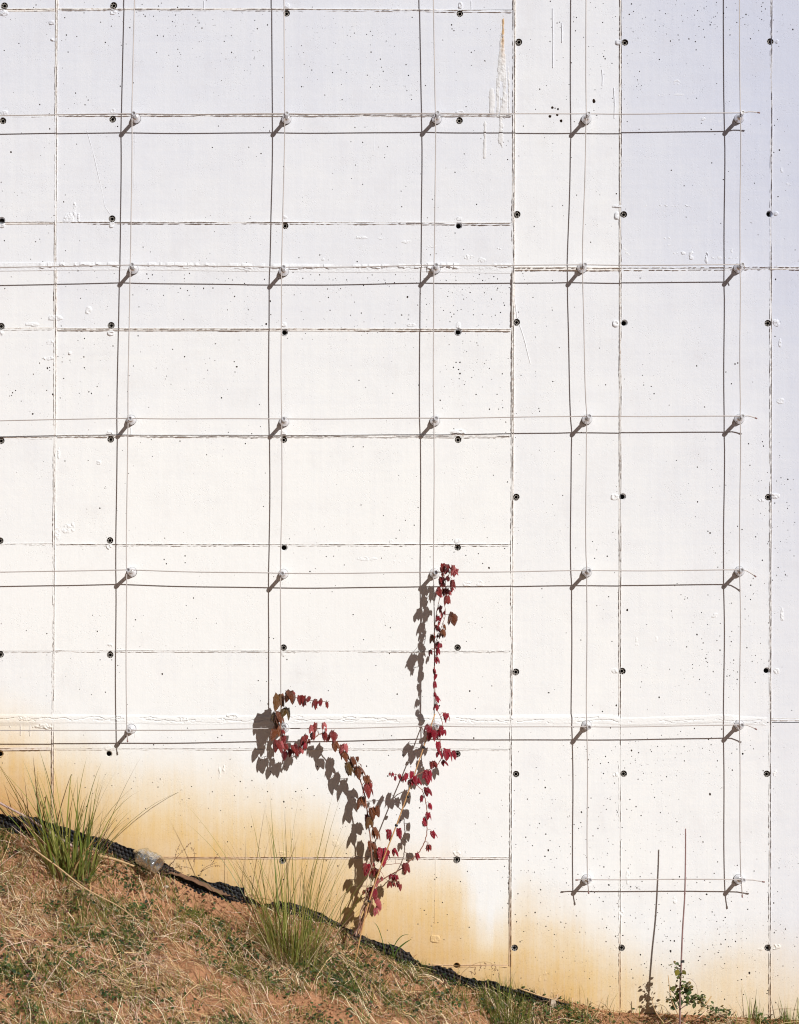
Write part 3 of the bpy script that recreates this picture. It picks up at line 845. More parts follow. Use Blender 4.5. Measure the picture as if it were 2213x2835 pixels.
# lime crust running down from the end of the top seam
def lime_crust():
    x0, x1, y0, y1 = 1335, 1428, 30, 440
    nx, nz = 62, 230
    sx = np.linspace(x0, x1, nx); sy = np.linspace(y0, y1, nz)
    A, B = np.meshgrid(sx, sy, indexing='ij')
    cx = np.interp(B[0], [30, 100, 200, 300, 440], [1392, 1393, 1394, 1394, 1390])[None, :]
    wl = np.interp(B[0], [30, 60, 150, 230, 325, 330, 360, 440], [3, 6, 14, 26, 32, 14, 10, 6])[None, :]
    wr = np.interp(B[0], [30, 60, 150, 230, 325, 330, 360, 440], [3, 6, 14, 22, 26, 10, 10, 6])[None, :]
    d = np.where(A < cx, (cx - A) / wl, (A - cx) / wr)
    strk = fbm(A / 7.0, B / 60.0, 31, 4); lump = fbm(A / 6.0, B / 7.0, 37, 4)
    body = sstep(1.15, 0.55, d + 0.7 * (strk - 0.47)) * sstep(0.36, 0.50, fbm(A / 4.5, B / 95.0, 91, 3) + 0.18 * sstep(0.5, 0.0, d))
    fade = np.interp(B[0], [30, 70, 320, 330, 390, 440], [0.5, 1, 1, 0.55, 0.45, 0])[None, :]
    H = body * fade * 0.42 * (0.006 * sstep(0.3, 0.65, strk) + 0.008 * sstep(0.4, 0.7, lump) * (0.4 + 0.6 * sstep(1.0, 0.2, d)) + 0.003)
    # two side runs
    for (rx, ya, yb, w, h) in ((1361, 235, 330, 7, .009), (1342, 325, 452, 5, .006), (1386, 340, 410, 6, .006), (1403, 250, 330, 6, .007)):
        run = np.exp(-((A - rx - 3 * (strk - 0.5) * 4) / w) ** 2) * sstep(ya, ya + 20, B) * sstep(yb, yb - 25, B)
        H = np.maximum(H, 0.6 * h * run * (0.6 + 0.8 * (lump - 0.3)))
    H = np.where(H < 0.0012, -0.004, H)
    H[0, :] = H[-1, :] = -0.005; H[:, 0] = H[:, -1] = -0.005
    X = (A - 1106.5) / PX; Z = (2835 - B) / PX - wall.location.z
    V = np.stack([X, -H - 0.0005, Z], -1).reshape(-1, 3)
    i = np.arange(nz - 1)[None, :] + np.arange(nx - 1)[:, None] * nz
    q = np.stack([i, i + nz, i + nz + 1, i + 1], -1).reshape(-1, 4)
    o = link(bpy.data.objects.new('lime_deposit', np_mesh('lime_deposit', V, q, M['lime'], smooth=True)), wall)
    o['label'] = 'white lime crust running down with a rusty streak at its head'
lime_crust()

# ------------------------------------------------------------------ steel standoffs and wire ropes
POST_L = 0.120
POSTS = {(1, 1): (377, 329, 370.2, 313.4), (1, 2): (793, 331, 794.7, 312.9), (1, 3): (1209, 331, 1212.2, 311.4), (1, 4): (1623, 331, 1630.6, 313.4), (1, 5): (2046, 329, 2057.6, 310.8),
         (2, 1): (370, 746, 366.3, 732.6), (2, 2): (786, 752, 785.6, 738.7), (2, 3): (1206, 745, 1208.3, 733.5), (2, 4): (1611, 743, 1620.6, 732.2), (2, 5): (2044, 743, 2056.8, 732.2),
         (3, 1): (364, 1163, 360.2, 1158.4), (3, 2): (787, 1168, 786, 1159.3), (3, 3): (1204, 1166, 1208.3, 1157.5), (3, 4): (1625, 1162, 1632.3, 1151.5), (3, 5): (2046, 1161, 2057.2, 1151.9),
         (4, 1): (366, 1584, 355, 1577.7), (4, 2): (785, 1589, 782.2, 1587.8), (4, 3): (1203, 1588, 1207, 1584.6), (4, 4): (1625, 1584, 1631.9, 1579.9), (4, 5): (2047, 1582, 2055, 1578.1),
         (5, 1): (364, 2018, 355.9, 2023.4), (5, 2): (787, 2015, 785, 2018), (5, 3): (1206, 2009, 1209, 2011), (5, 4): (1624, 2008, 1631.9, 2013.9), (5, 5): (2046, 2007, 2055, 2007.8),
         (6, 4): (1624, 2434, 1634, 2436.4), (6, 5): (2044, 2434, 2060, 2436.8)}
def post_meshes():
    g = MB(); g.lathe([(0.0, 0.0003), (0.0275, 0.0003), (0.0275, 0.0042), (0.0, 0.0042)], 28)
    f = MB(); f.lathe([(0.0262, 0.0042), (0.0264, 0.0062), (0.0250, 0.0080), (0.0225, 0.0180), (0.0190, 0.0300), (0.0150, 0.0365), (0.0112, 0.0390), (0.0100, 0.0392)], 28)
    s = MB(); s.lathe([(0.0104, 0.030), (0.0104, 0.1040), (0.0098, 0.1050)], 22)
    h = MB(); h.lathe([(0.0092, 0.1040), (0.0118, 0.1065), (0.0122, 0.1080), (0.0122, 0.1175), (0.0110, 0.1200), (0.0080, 0.1200), (0.0074, 0.1192), (0.0074, 0.1150), (0.0, 0.1150)], 24)
    k = MB(); k.lathe([(0.0062, 0.1148), (0.0062, 0.1172), (0.0056, 0.1178), (0.0034, 0.1178), (0.0030, 0.1158), (0.0, 0.1158)], 6)
    out = [g.mesh('gasket', M['rubber'], False), f.mesh('flange', M['steel']), s.mesh('stem', M['steel_dull']), h.mesh('clamp_head', M['steel']), k.mesh('socket_screw', M['steel_dull'], False)]
    for me in (out[1], out[2], out[3]):
        me.set_sharp_from_angle(angle=math.radians(40))
    return out
PM = post_meshes()
ROWN = {1: 'top row', 2: 'second row from the top', 3: 'third row from the top', 4: 'fourth row from the top', 5: 'fifth row from the top', 6: 'bottom row'}
COLN = {1: 'leftmost', 2: 'second from the left', 3: 'middle one', 4: 'second from the right', 5: 'rightmost'}
ATT = {}
for (r, c), (bx, by, tx, ty) in POSTS.items():
    base = P(bx, by, 0.0); tip = P(tx, ty, POST_L)
    if (r, c) == (5, 2): lab = 'steel standoff half hidden by the bronze vine leaves, fifth row'
    elif (r, c) == (5, 3): lab = 'steel standoff behind red leaves at the top of the orange cane'
    elif (r, c) == (4, 3): lab = 'steel standoff beside the red leafy top of the tall vine'
    elif r == 6: lab = 'steel standoff in the bottom row, ' + ('left one of its pair' if c == 4 else 'right one of its pair')
    else: lab = 'steel standoff with cone foot, %s of the %s' % (COLN[c], ROWN[r])
    o = thing('cable_standoff', lab, 'standoff', base + Vector((0, -0.0005, 0)), 'steel standoffs carrying the wire ropes')
    d = (tip - base).normalized()
    o.rotation_mode = 'QUATERNION'
    o.rotation_quaternion = Vector((0, -1, 0)).rotation_difference(d)
    for me in PM[:4]:
        ch = link(bpy.data.objects.new(me.name.split('.')[0], me), o)
        if me is PM[3]:
            link(bpy.data.objects.new('socket_screw', PM[4]), ch).rotation_euler.y = rnd.random() * 3
    ATT[(r, c)] = base + d * 0.1035

CR = 0.0029
def cable(name, pts, label, tails=()):
    mb = MB()
    mb.tube(pts, CR, 8)
    root = mb.build(name, M['cable'])
    tag(root, label, 'cable', 'wire ropes strung between the standoffs')
    for e, dirv in tails:
        fm = MB(); dv = Vector(dirv).normalized()
        fm.tube([Vector(e) - dv * 0.008, Vector(e) + dv * 0.006], 0.0042, 10)
        f = fm.build('end_ferrule', M['dark_stem'], root)
    return root
def span(a, b, sag, n=9, lat=Vector((0, 0, -1)), kink=0.004):
    """points between two clamps, a little slack"""
    out = []
    ph = rnd.uniform(-1, 1)
    for i in range(1, n):
        t = i / n
        out.append(a.lerp(b, t) + lat * (sag * 4 * t * (1 - t) + kink * 0.35 * math.sin(6.28 * t * 1.0 + ph)))
    return out
left_end = {1: 330, 2: 752, 3: 1178, 4: 1596, 5: 2020}
HC = Vector((0, 0, 0.002))       # level ropes pass through the stem, upright ropes pass beside it
VC = Vector((-0.0115, 0, 0))
HSAG = {1: 0.002, 2: 0.002, 3: 0.001, 4: 0.002, 5: 0.003}
HTAIL = {1: (2101.5, 312), 3: (2094, 1158), 4: (2091.5, 1595.5), 5: (2093.5, 2018.7)}
for r in range(1, 6):
    pts = [P(-700, left_end[r], 0.104)]
    prev = pts[0]
    for c in range(1, 6):
        a = ATT[(r, c)] + HC
        pts += span(prev, a, HSAG[r] * rnd.uniform(0.4, 1.6))
        pts += [a + Vector((-0.006, 0.001, 0)), a + Vector((0.006, 0.001, 0))]
        prev = pts[-1]
    tails = []
    if r in HTAIL:
        e = P(*HTAIL[r], 0.100)
        pts += [prev.lerp(e, 0.35) + Vector((0, 0, 0.006)), prev.lerp(e, 0.7) + Vector((0, 0, 0.004)), e]
        tails = [(e, e - pts[-2])]
    else:
        pts += [prev + Vector((0.006, 0, -0.006)), prev + Vector((0.008, 0.004, -0.022))]
    cable('wire_rope', pts, 'level wire rope along the ' + ROWN[r] + ' of standoffs', tails)
a, b = ATT[(6, 4)] + HC, ATT[(6, 5)] + HC
e0, e1 = P(1596.7, 2436.4, 0.104), P(2114.5, 2441.5, 0.102)
cable('wire_rope', [e0, e0.lerp(a, 0.5) + Vector((0, 0, 0.002)), a] + span(a, b, -0.001) + [b, b.lerp(e1, 0.5) + Vector((0, 0, 0.004)), e1],
      'short level wire rope between the two bottom standoffs', [(e0, e0 - a), (e1, e1 - b)])
TOPX = {1: (374, 0), 2: (786, 0), 3: (1199, 0), 4: (1624.5, 0), 5: (2049, 0)}
VTAIL = {1: (353.5, 2052), 2: (786, 2045), 3: (1208, 2040), 4: (1630, 2471.5), 5: (2055.5, 2482)}
for c in range(1, 6):
    p0 = P(TOPX[c][0], TOPX[c][1], 0.104)
    first = ATT[(1, c)] + VC
    up = p0 + (p0 - first).normalized() * 1.3
    pts = [up]; prev = up
    last = 6 if c > 3 else 5
    for r in range(1, last + 1):
        a = ATT[(r, c)] + VC
        nn = span(prev, a, rnd.uniform(-0.004, 0.004) if c != 4 else rnd.uniform(-0.007, 0.005), 10, Vector((1, 0, 0)), 0.006 if c > 3 else 0.003)
        pts += nn + [a + Vector((0, 0.001, 0.006)), a + Vector((0, 0.001, -0.006))]
        prev = pts[-1]
    e = P(*VTAIL[c], 0.098)
    pts += [prev.lerp(e, 0.5) + Vector((0.001, -0.002, 0)), e]
    cable('wire_rope', pts, 'upright wire rope, ' + {1: 'leftmost of the five', 2: 'second from the left, ending at the bronze vine', 3: 'middle one, climbed by the tall red vine', 4: 'second from the right', 5: 'rightmost of the five'}[c],
          [(e, e - prev)])

# ------------------------------------------------------------------ black dimpled membrane along the foot of the wall
def membrane():
    top = [(-700, 2180), (0, 2256), (78, 2261), (143, 2278), (208, 2298), (299, 2327), (376, 2352), (428, 2376), (519, 2424), (584, 2440), (676, 2457), (677, 2478),
           (700, 2490), (727, 2508), (752, 2500), (779, 2499), (844, 2512), (935, 2551), (986, 2583), (1038, 2602), (1060, 2606), (1103, 2622), (1135, 2640), (1168, 2671), (1220, 2672),
           (1245, 2682), (1265, 2697), (1298, 2706), (1340, 2714), (1376, 2722), (1395, 2730), (1428, 2738), (1460, 2741), (1505, 2762), (1545, 2770), (1580, 2782)]
    tx = [a for a, b in top]; tz = [b for a, b in top]
    xs = np.arange(-700, 1580, 1.45)
    rows = 34
    ty = np.interp(xs, tx, tz) + 4.5 * (fbm(xs / 9.0, xs * 0, 3, 3) - 0.47) * 2 + 6.0 * (noise2(xs / 34.0, xs * 0, 8) - 0.5)
    by = np.interp(xs, [a for a, b in GLINE], [b for a, b in GLINE]) + 26
    T = np.linspace(0, 1, rows)
    SX = np.repeat(xs[:, None], rows, 1); SY = ty[:, None] * (1 - T) + by[:, None] * T
    SX = SX + (SY - ty[:, None]) * 0.0
    # sheet leans against the wall at the top and bellies out below
    hgt = (SY - ty[:, None]) / PX
    D = 0.020 + 0.10 * hgt + 0.020 * fbm(SX / 90.0, SY / 60.0, 9, 3) + 0.024 * fbm(SX / 30.0, SY / 26.0, 19, 3) + 0.018 * sstep(900, 1300, SX)
    sp = 12.5
    # staggered dimples in the sheet's own coordinates (along the slope)
    U = SX + 0.25 * SY; Vv = SY - 0.42 * SX
    r_ = np.floor(Vv / (sp * 0.86)); uo = U / sp + 0.5 * (r_ % 2)
    du = uo - np.floor(uo) - 0.5; dv = Vv / (sp * 0.86) - r_ - 0.5
    rad = np.hypot(du, dv)
    D = D + 0.0110 * sstep(0.45, 0.14, rad)
    k = (CAM_D - D) / CAM_D
    X = CAM.x + ((SX - 1106.5) / PX - CAM.x) * k; Z = CAM.z + ((2835 - SY) / PX - CAM.z) * k
    V = np.stack([X, -D, Z], -1).reshape(-1, 3)
    i = np.arange(rows - 1)[None, :] + np.arange(len(xs) - 1)[:, None] * rows
    q = np.stack([i, i + 1, i + rows + 1, i + rows], -1).reshape(-1, 4)
    o = link(bpy.data.objects.new('drainage_membrane', np_mesh('drainage_membrane', V, q, M['membrane'])))
    tag(o, 'black dimpled plastic drainage sheet sticking out along the foot of the wall', 'plastic sheet')
    sol = o.modifiers.new('thickness', 'SOLIDIFY'); sol.thickness = 0.0016; sol.offset = -1
membrane()

# ------------------------------------------------------------------ grass, straw and weeds
def blade_mesh(name, base, az, lean, bend, length, width, cols, mat, nseg=6, tipcol=None, p=1.6, sway=None, normal_up=None):
    """strips that start at base, lean away and bow over; all arguments are arrays of n"""
    n = len(base)
    t = np.linspace(0, 1, nseg + 1)
    ang = lean[:, None] + bend[:, None] * t[None, :] ** p
    azz = az[:, None] + (sway[:, None] * t[None, :] if sway is not None else 0)
    ds = length[:, None] / nseg
    stepv = np.stack([np.sin(ang) * np.cos(azz) * ds, np.sin(ang) * np.sin(azz) * ds, np.cos(ang) * ds], -1)
    pos = np.concatenate([np.zeros((n, 1, 3)), np.cumsum(stepv[:, :-1], 1)], 1) + base[:, None, :]
    side_az = az + NR.uniform(0.6, 2.5, n)
    side = np.stack([np.cos(side_az), np.sin(side_az), np.zeros(n)], -1)
    w = width[:, None] * (1 - t[None, :] ** 2.2) * (0.65 + 0.35 * np.minimum(1, t[None, :] * 4)) + 0.0002
    L = pos - side[:, None, :] * w[..., None] / 2; R = pos + side[:, None, :] * w[..., None] / 2
    V = np.stack([L, R], 2).reshape(-1, 3)
    m = (nseg + 1) * 2
    i0 = np.arange(n)[:, None] * m + np.arange(nseg)[None, :] * 2
    q = np.stack([i0, i0 + 1, i0 + 3, i0 + 2], -1).reshape(-1, 4)
    C = np.repeat(cols[:, None, :], m, 1)
    if tipcol is not None:
        tt = np.repeat(t, 2)[None, :, None]
        f = np.clip((tt - 0.55) / 0.45, 0, 1) * tipcol[1] + np.clip((0.25 - tt) / 0.25, 0, 1) * tipcol[3]
        base_c = np.where(tt > 0.5, np.array(tipcol[0])[None, None, :], np.array(tipcol[2])[None, None, :])
        C = C * (1 - f) + base_c * f
    return np_mesh(name, V, q, mat, C.reshape(-1, 3))

GREENS = np.array([(0.095, 0.135, 0.024), (0.145, 0.19, 0.034), (0.060, 0.10, 0.022), (0.21, 0.23, 0.052), (0.27, 0.25, 0.075)])
STRAWS = np.array([(0.76, 0.55, 0.29), (0.60, 0.39, 0.18), (0.90, 0.74, 0.49), (0.36, 0.18, 0.09), (0.64, 0.38, 0.26), (0.17, 0.085, 0.045), (0.80, 0.58, 0.44)])
def pick(pal, n, w=None, jit=0.18):
    c = pal[NR.choice(len(pal), n, p=None if w is None else np.array(w) / sum(w))]
    return np.clip(c * NR.uniform(1 - jit, 1 + jit, (n, 1)), 0, 1)

def tussock(name, label, sx, sy, u, n, lmin, lmax, spread, cat='grass clump', lean=(0.03, 0.5), bend=(0.15, 1.3), width=(0.0022, 0.0046), greens=None, dry=0.25, az_bias=None, seed=0):
    """a clump of long grass rooted on the bank, u metres in front of the wall"""
    c = P(sx, sy, u)
    bx, by = c.x, -u
    bz = float(ground_z(bx, by))
    root = thing(name, label, cat, (bx, by, bz))
    for part, cnt, pal, w, mat in (('blades', int(n * (1 - dry)), GREENS, greens, 'blade'), ('dry_blades', int(n * dry), STRAWS, None, 'straw')):
        if cnt < 3: continue
        rr = spread * np.sqrt(NR.uniform(0, 1, cnt)); th = NR.uniform(0, 6.283, cnt)
        ox, oy = rr * np.cos(th), rr * np.sin(th) * 0.7
        base = np.stack([ox, oy, ground_z(bx + ox, by + oy) - bz - 0.01], -1)
        az = th + NR.normal(0, 0.6, cnt)
        if az_bias is not None:
            k = NR.uniform(0, 1, cnt) < az_bias[1]
            az = np.where(k, az_bias[0] + NR.normal(0, 0.5, cnt), az)
        le = NR.uniform(lean[0], lean[1], cnt) * (0.3 + 0.7 * rr / spread)
        be = NR.uniform(bend[0], bend[1], cnt) * NR.uniform(0.3, 1, cnt)
        ln = lmin + (lmax - lmin) * NR.uniform(0, 1, cnt) ** 2.0
        if part == 'dry_blades':
            ln *= 0.62; le = le + NR.uniform(0.2, 0.9, cnt); be *= 1.3
        wd = NR.uniform(width[0], width[1], cnt)
        me = blade_mesh(part, base, az, le, be, ln, wd, pick(pal * (1.3 if mat == 'blade' else 1), cnt, w), M[mat], 9, ((0.34, 0.25, 0.10), 0.5, (0.46, 0.36, 0.18), 0.6) if mat == 'blade' else None)
        o = link(bpy.data.objects.new(part, me), root); o['kind'] = 'stuff'
    return root
tussock('grass_tussock', 'tall green grass clump on the bank near the left edge', 196, 2420, 0.24, 230, 0.13, 0.80, 0.13, lean=(0.02, 0.75), bend=(0.05, 1.7), width=(0.0050, 0.0105), greens=[2, 5, 1, 6, 2], dry=0.24)
tussock('grass_tussock', 'wispy pale green grass clump below the vines', 812, 2665, 0.40, 400, 0.13, 0.96, 0.15, lean=(0.02, 0.72), bend=(0.1, 1.4), width=(0.0028, 0.0060), greens=[1, 3, 1, 4, 4], dry=0.32)
tussock('grass_tuft', 'short dense green grass tuft where the black sheet ends', 1400, 2790, 0.16, 420, 0.08, 0.24, 0.13, lean=(0.05, 0.6), bend=(0.1, 0.7), width=(0.0016, 0.0032), greens=[2, 4, 1, 3, 2], dry=0.22)
tussock('grass_tuft', 'small green grass tuft at the wall foot right of the leafy weed', 2090, 2822, 0.05, 30, 0.06, 0.24, 0.05, lean=(0.02, 0.4), bend=(0.05, 0.6), width=(0.003, 0.005), greens=[3, 4, 1, 1, 0], dry=0.1)
tussock('grass_tuft', 'grass tuft at the lower right corner by the wall', 2190, 2828, 0.05, 30, 0.06, 0.26, 0.05, lean=(0.02, 0.4), bend=(0.05, 0.6), width=(0.003, 0.005), greens=[3, 4, 1, 1, 0], dry=0.1)
tussock('grass_tuft', 'thin grass tuft against the orange stain left of the dark stem shadow', 1650, 2808, 0.05, 26, 0.06, 0.20, 0.08, lean=(0.02, 0.7), bend=(0.1, 1.0), width=(0.0018, 0.003), greens=[2, 4, 1, 2, 1], dry=0.3)

def scatter(n, wfun, umax=1.95, xr=(-2.5, 2.5)):
    out = []
    while sum(len(o) for o in out) < n:
        x = NR.uniform(xr[0], xr[1], n * 2); u = NR.uniform(0.03, umax, n * 2)
        k = NR.uniform(0, 1, n * 2) < wfun(x, u)
        out.append(np.stack([x[k], u[k]], -1))
    return np.concatenate(out)[:n]
def img_xy(x, u):
    """where ground points lie in the photograph"""
    z = ground_z(x, -u); k = CAM_D / (CAM_D - u)
    return (CAM.x + (x - CAM.x) * k) * PX + 1106.5, 2835 - (CAM.z + (z - CAM.z) * k) * PX
def bare(x, u):
    """patches of bare red earth"""
    sx, sy = img_xy(x, u)
    b = np.exp(-((sx - 560) / 105) ** 2 - ((sy - 2478 - (sx - 560) * 0.25) / 44) ** 2) * 1.0
    b = b + 0.9 * np.exp(-((sx - 20) / 60) ** 2 - ((sy - 2775) / 35) ** 2) + 0.6 * np.exp(-((sx - 860) / 160) ** 2 - ((sy - 2790) / 30) ** 2)
    b = b + 0.75 * np.exp(-((sx - 650) / 90) ** 2 - ((sy - 2530) / 40) ** 2) + 0.7 * np.exp(-((sx - 40) / 60) ** 2 - ((sy - 2325) / 18) ** 2)
    b = b + 0.9 * sstep(0.60, 0.70, fbm(x * 3.1 + 2, u * 4.1, 55, 4)) * 0.8
    return np.clip(b, 0, 1)
def greenness(x, u):
    sx, sy = img_xy(x, u)
    def g(cx, cy, rx, ry): return np.exp(-((sx - cx) / rx) ** 2 - ((sy - cy) / ry) ** 2)
    m = 0.22 + 0.65 * sstep(0.40, 0.60, fbm(x * 2.6 + 7, u * 3.4, 77, 4))
    m = m + 0.5 * g(150, 2700, 220, 60) + 0.6 * g(940, 2650, 120, 40) + 0.5 * g(1120, 2720, 200, 40) + 0.9 * g(330, 2440, 170, 70) + 0.6 * g(250, 2560, 130, 60) + 0.8 * g(1000, 2690, 170, 45) + 0.7 * g(1230, 2770, 260, 40) + 0.5 * g(650, 2640, 140, 60)
    m = m + 0.5 * g(430, 2520, 120, 60) + 0.4 * g(900, 2760, 200, 50) + 0.4 * g(1480, 2810, 120, 30) + 0.35 * g(350, 2760, 260, 60)
    m = m - 0.5 * g(500, 2680, 300, 50) - 0.35 * g(120, 2620, 140, 70)
    return np.clip(m, 0.02, 1)

def lying(name, label, n, lmin, lmax, wmin, wmax, pal, weights, dens, mat, arch, tilt, kind='stuff', lift=0.004, along=None):
    p = scatter(n, dens)
    n = len(p)
    az = NR.uniform(0, 6.283, n)
    if along is not None:
        k = NR.uniform(0, 1, n) < along[1]
        az = np.where(k, along[0] + NR.normal(0, 0.45, n) + np.where(NR.uniform(0, 1, n) < 0.5, 0, math.pi), az)
    ln = lmin + (lmax - lmin) * NR.uniform(0, 1, n) ** 2.0
    ns = 5
    t = np.linspace(0, 1, ns + 1)[None, :]
    curl = NR.normal(0, 0.5, n)[:, None]
    a2 = az[:, None] + curl * t
    dx = np.cumsum(np.cos(a2) * ln[:, None] / ns, 1); dy = np.cumsum(np.sin(a2) * ln[:, None] / ns, 1)
    X = p[:, :1] + dx - dx[:, :1]; Y = -p[:, 1:] + dy - dy[:, :1]
    Y = np.minimum(Y, -0.012)
    Z = ground_z(X, Y) + lift + NR.uniform(0, 0.014, (n, 1)) + NR.uniform(0, arch, (n, 1)) * ln[:, None] * 4 * t * (1 - t) + np.maximum(0, NR.normal(0, tilt, (n, 1))) * ln[:, None] * t
    pos = np.stack([X, Y, Z], -1)
    side = np.stack([-np.sin(a2), np.cos(a2), NR.normal(0, 0.7, (n, 1)) + 0 * a2], -1)
    side /= np.linalg.norm(side, axis=-1, keepdims=True)
    w = NR.uniform(wmin, wmax, n)[:, None] * (1 - 0.75 * t ** 2) * (0.5 + 0.5 * np.minimum(1, t * 5))
    V = np.stack([pos - side * w[..., None] / 2, pos + side * w[..., None] / 2], 2).reshape(-1, 3)
    m = (ns + 1) * 2
    i0 = np.arange(n)[:, None] * m + np.arange(ns)[None, :] * 2
    q = np.stack([i0, i0 + 1, i0 + 3, i0 + 2], -1).reshape(-1, 4)
    C = np.repeat(pick(pal, n, weights, 0.3)[:, None, :], m, 1).reshape(-1, 3)
    o = link(bpy.data.objects.new(name, np_mesh(name, V, q, M[mat], C)))
    return tag(o, label, 'straw' if mat == 'straw' else 'grass', kind=kind)

d_straw = lambda x, u: np.clip((1.05 - 0.97 * bare(x, u) - 0.35 * greenness(x, u)) * (0.22 + 0.78 * sstep(0.36, 0.58, fbm(x * 5.5, u * 7.5, 123, 4))), 0.02, 1)
lying('dry_straw', 'dry straw and dead grass littering the red bank', 44000, 0.02, 0.15, 0.0015, 0.0044, STRAWS, [5, 4, 4, 2, 3, 3, 3], d_straw, 'straw', 0.12, 0.22, along=(-0.25, 0.45))
lying('long_straw', 'long pale straw stalks lying across the red bank', 2600, 0.10, 0.38, 0.0022, 0.0050, STRAWS, [4, 1, 4, 0, 2, 0, 3], d_straw, 'straw', 0.08, 0.06, lift=0.014, along=(-0.35, 0.55))

def standing_grass():
    p = scatter(52000, lambda x, u: greenness(x, u) * (1 - 0.95 * bare(x, u)) * (0.35 + 0.65 * sstep(0.4, 0.6, fbm(x * 9, u * 9, 91, 3))))
    n = len(p)
    base = np.stack([p[:, 0], -p[:, 1], ground_z(p[:, 0], -p[:, 1]) - 0.004], -1)
    ln = 0.025 + 0.085 * NR.uniform(0, 1, n) ** 2.0
    me = blade_mesh('short_grass', base, NR.uniform(0, 6.283, n), NR.uniform(0.05, 0.9, n), NR.uniform(0.1, 1.2, n), ln, NR.uniform(0.0016, 0.0040, n),
                    pick(GREENS * 1.35, n, [3, 4, 2, 3, 2], 0.3), M['blade'], 4, ((0.40, 0.28, 0.11), 0.55, (0.40, 0.30, 0.15), 0.4))
    o = link(bpy.data.objects.new('short_grass', me))
    tag(o, 'short green grass growing in patches on the bank', 'grass', kind='stuff')
standing_grass()

def leaflets(name, label, pts, size, pal, weights, lean=0.5):
    """small pointed oval leaves, two quads and two triangles' worth each"""
    n = len(pts)
    s = size * NR.uniform(0.6, 1.3, n)
    az = NR.uniform(0, 6.283, n)
    nrm = np.stack([NR.normal(0, lean, n), NR.normal(-0.4, lean, n), np.ones(n)], -1); nrm /= np.linalg.norm(nrm, axis=1, keepdims=True)
    d = np.stack([np.cos(az), np.sin(az), np.zeros(n)], -1); d -= nrm * (d * nrm).sum(1, keepdims=True); d /= np.linalg.norm(d, axis=1, keepdims=True)
    b = np.cross(nrm, d)
    prof = [(0, 0.06), (0.35, 0.36), (0.7, 0.30), (1.0, 0.02)]
    V = []
    for (t, w) in prof:
        c = pts + d * (t * s)[:, None] - nrm * (0.25 * t * t * s)[:, None]
        V += [c - b * (w * s)[:, None] + nrm * (w * 0.25 * s)[:, None], c + b * (w * s)[:, None] + nrm * (w * 0.25 * s)[:, None]]
    V = np.stack(V, 1).reshape(-1, 3)
    i0 = np.arange(n)[:, None] * 8 + np.arange(3)[None, :] * 2
    q = np.stack([i0, i0 + 1, i0 + 3, i0 + 2], -1).reshape(-1, 4)
    C = np.repeat(pick(pal, n, weights, 0.25)[:, None, :], 8, 1).reshape(-1, 3)
    return np_mesh(name, V, q, M['weed'], C)
WEEDS = np.array([(0.045, 0.085, 0.022), (0.07, 0.12, 0.030), (0.035, 0.065, 0.028), (0.10, 0.12, 0.03), (0.13, 0.05, 0.045)])
def low_weeds():
    cl = scatter(650, lambda x, u: (greenness(x, u) ** 2) * (1 - 0.98 * bare(x, u)))
    pts = []
    for (x, u) in cl:
        k = rnd.randint(10, 34); R = rnd.uniform(0.02, 0.075)
        a = NR.normal(0, R, (k, 2)); pts.append(np.stack([x + a[:, 0], np.maximum(0.02, u + a[:, 1])], -1))
    pts = np.concatenate(pts)
    W = np.stack([pts[:, 0], -pts[:, 1], ground_z(pts[:, 0], -pts[:, 1]) + NR.uniform(0.006, 0.040, len(pts))], -1)
    o = link(bpy.data.objects.new('low_weeds', leaflets('low_weeds', '', W, 0.019, WEEDS, [3, 4, 3, 2, 1])))
    tag(o, 'low green clover-like weeds in patches on the bank', 'weeds', kind='stuff')
low_weeds()

# ------------------------------------------------------------------ creeping vine and its cane
def leaf_mesh(seed):
    """one compound leaf, hanging: three to five pointed leaflets that arch out and droop; about one unit tall"""
    r = random.Random(seed)
    mb = MB()
    k = [1, 2, 3, 3, 5, 2, 3, 5, 1, 3][seed % 10]
    spread = r.uniform(1.0, 1.5)
    for i in range(k):
        f = (i / (k - 1) - 0.5) * 2 * (0.45 if k == 2 else 0.8 if k == 3 else 1) if k > 1 else r.uniform(-0.3, 0.3)
        az = -math.pi / 2 + f * spread * 1.25 + r.uniform(-0.18, 0.18)
        L = r.uniform(0.85, 1.08) * (1 - 0.22 * abs(f))
        out = Vector((math.cos(az), math.sin(az), 0)); side = Vector((-math.sin(az), math.cos(az), 0))
        wmax = r.uniform(0.22, 0.29) * L * (1.35 if k <= 2 else 1.12 if k == 3 else 0.95)
        reach = r.uniform(0.22, 0.50); rise = r.uniform(0.02, 0.12); curl = r.uniform(-0.1, 0.12)
        vs = []; n = 8
        prev = None
        for j in range(n + 1):
            t = j / n
            c = out * (reach * L * math.sin(min(1.0, t * 1.15) * math.pi / 2) + curl * L * t * t) + Vector((0, 0, rise * L * math.sin(math.pi * min(1, t * 1.8)) - L * 0.92 * t ** 1.55))
            w = wmax * (math.sin(math.pi * min(1.0, t ** 0.85)) ** 0.62 if 0 < t < 1 else 0.02) * (1 - 0.28 * t)
            if 0 < j < n: w *= (1.05 if j % 2 else 0.95)
            tan = (c - prev).normalized() if prev is not None else (out * 0.8 + Vector((0, 0, 0.4))).normalized()
            prev = c
            nrm = side.cross(tan).normalized()
            if nrm.dot(out) < 0: nrm = -nrm
            fold = 0.42 * w
            vs += [c - side * w - nrm * fold, c - side * w * 0.5 - nrm * fold * 0.25, c, c + side * w * 0.5 - nrm * fold * 0.25, c + side * w - nrm * fold]
        fs = [(j * 5 + a, j * 5 + a + 1, (j + 1) * 5 + a + 1, (j + 1) * 5 + a) for j in range(n) for a in range(4)]
        mb.add(vs, fs)
    return mb
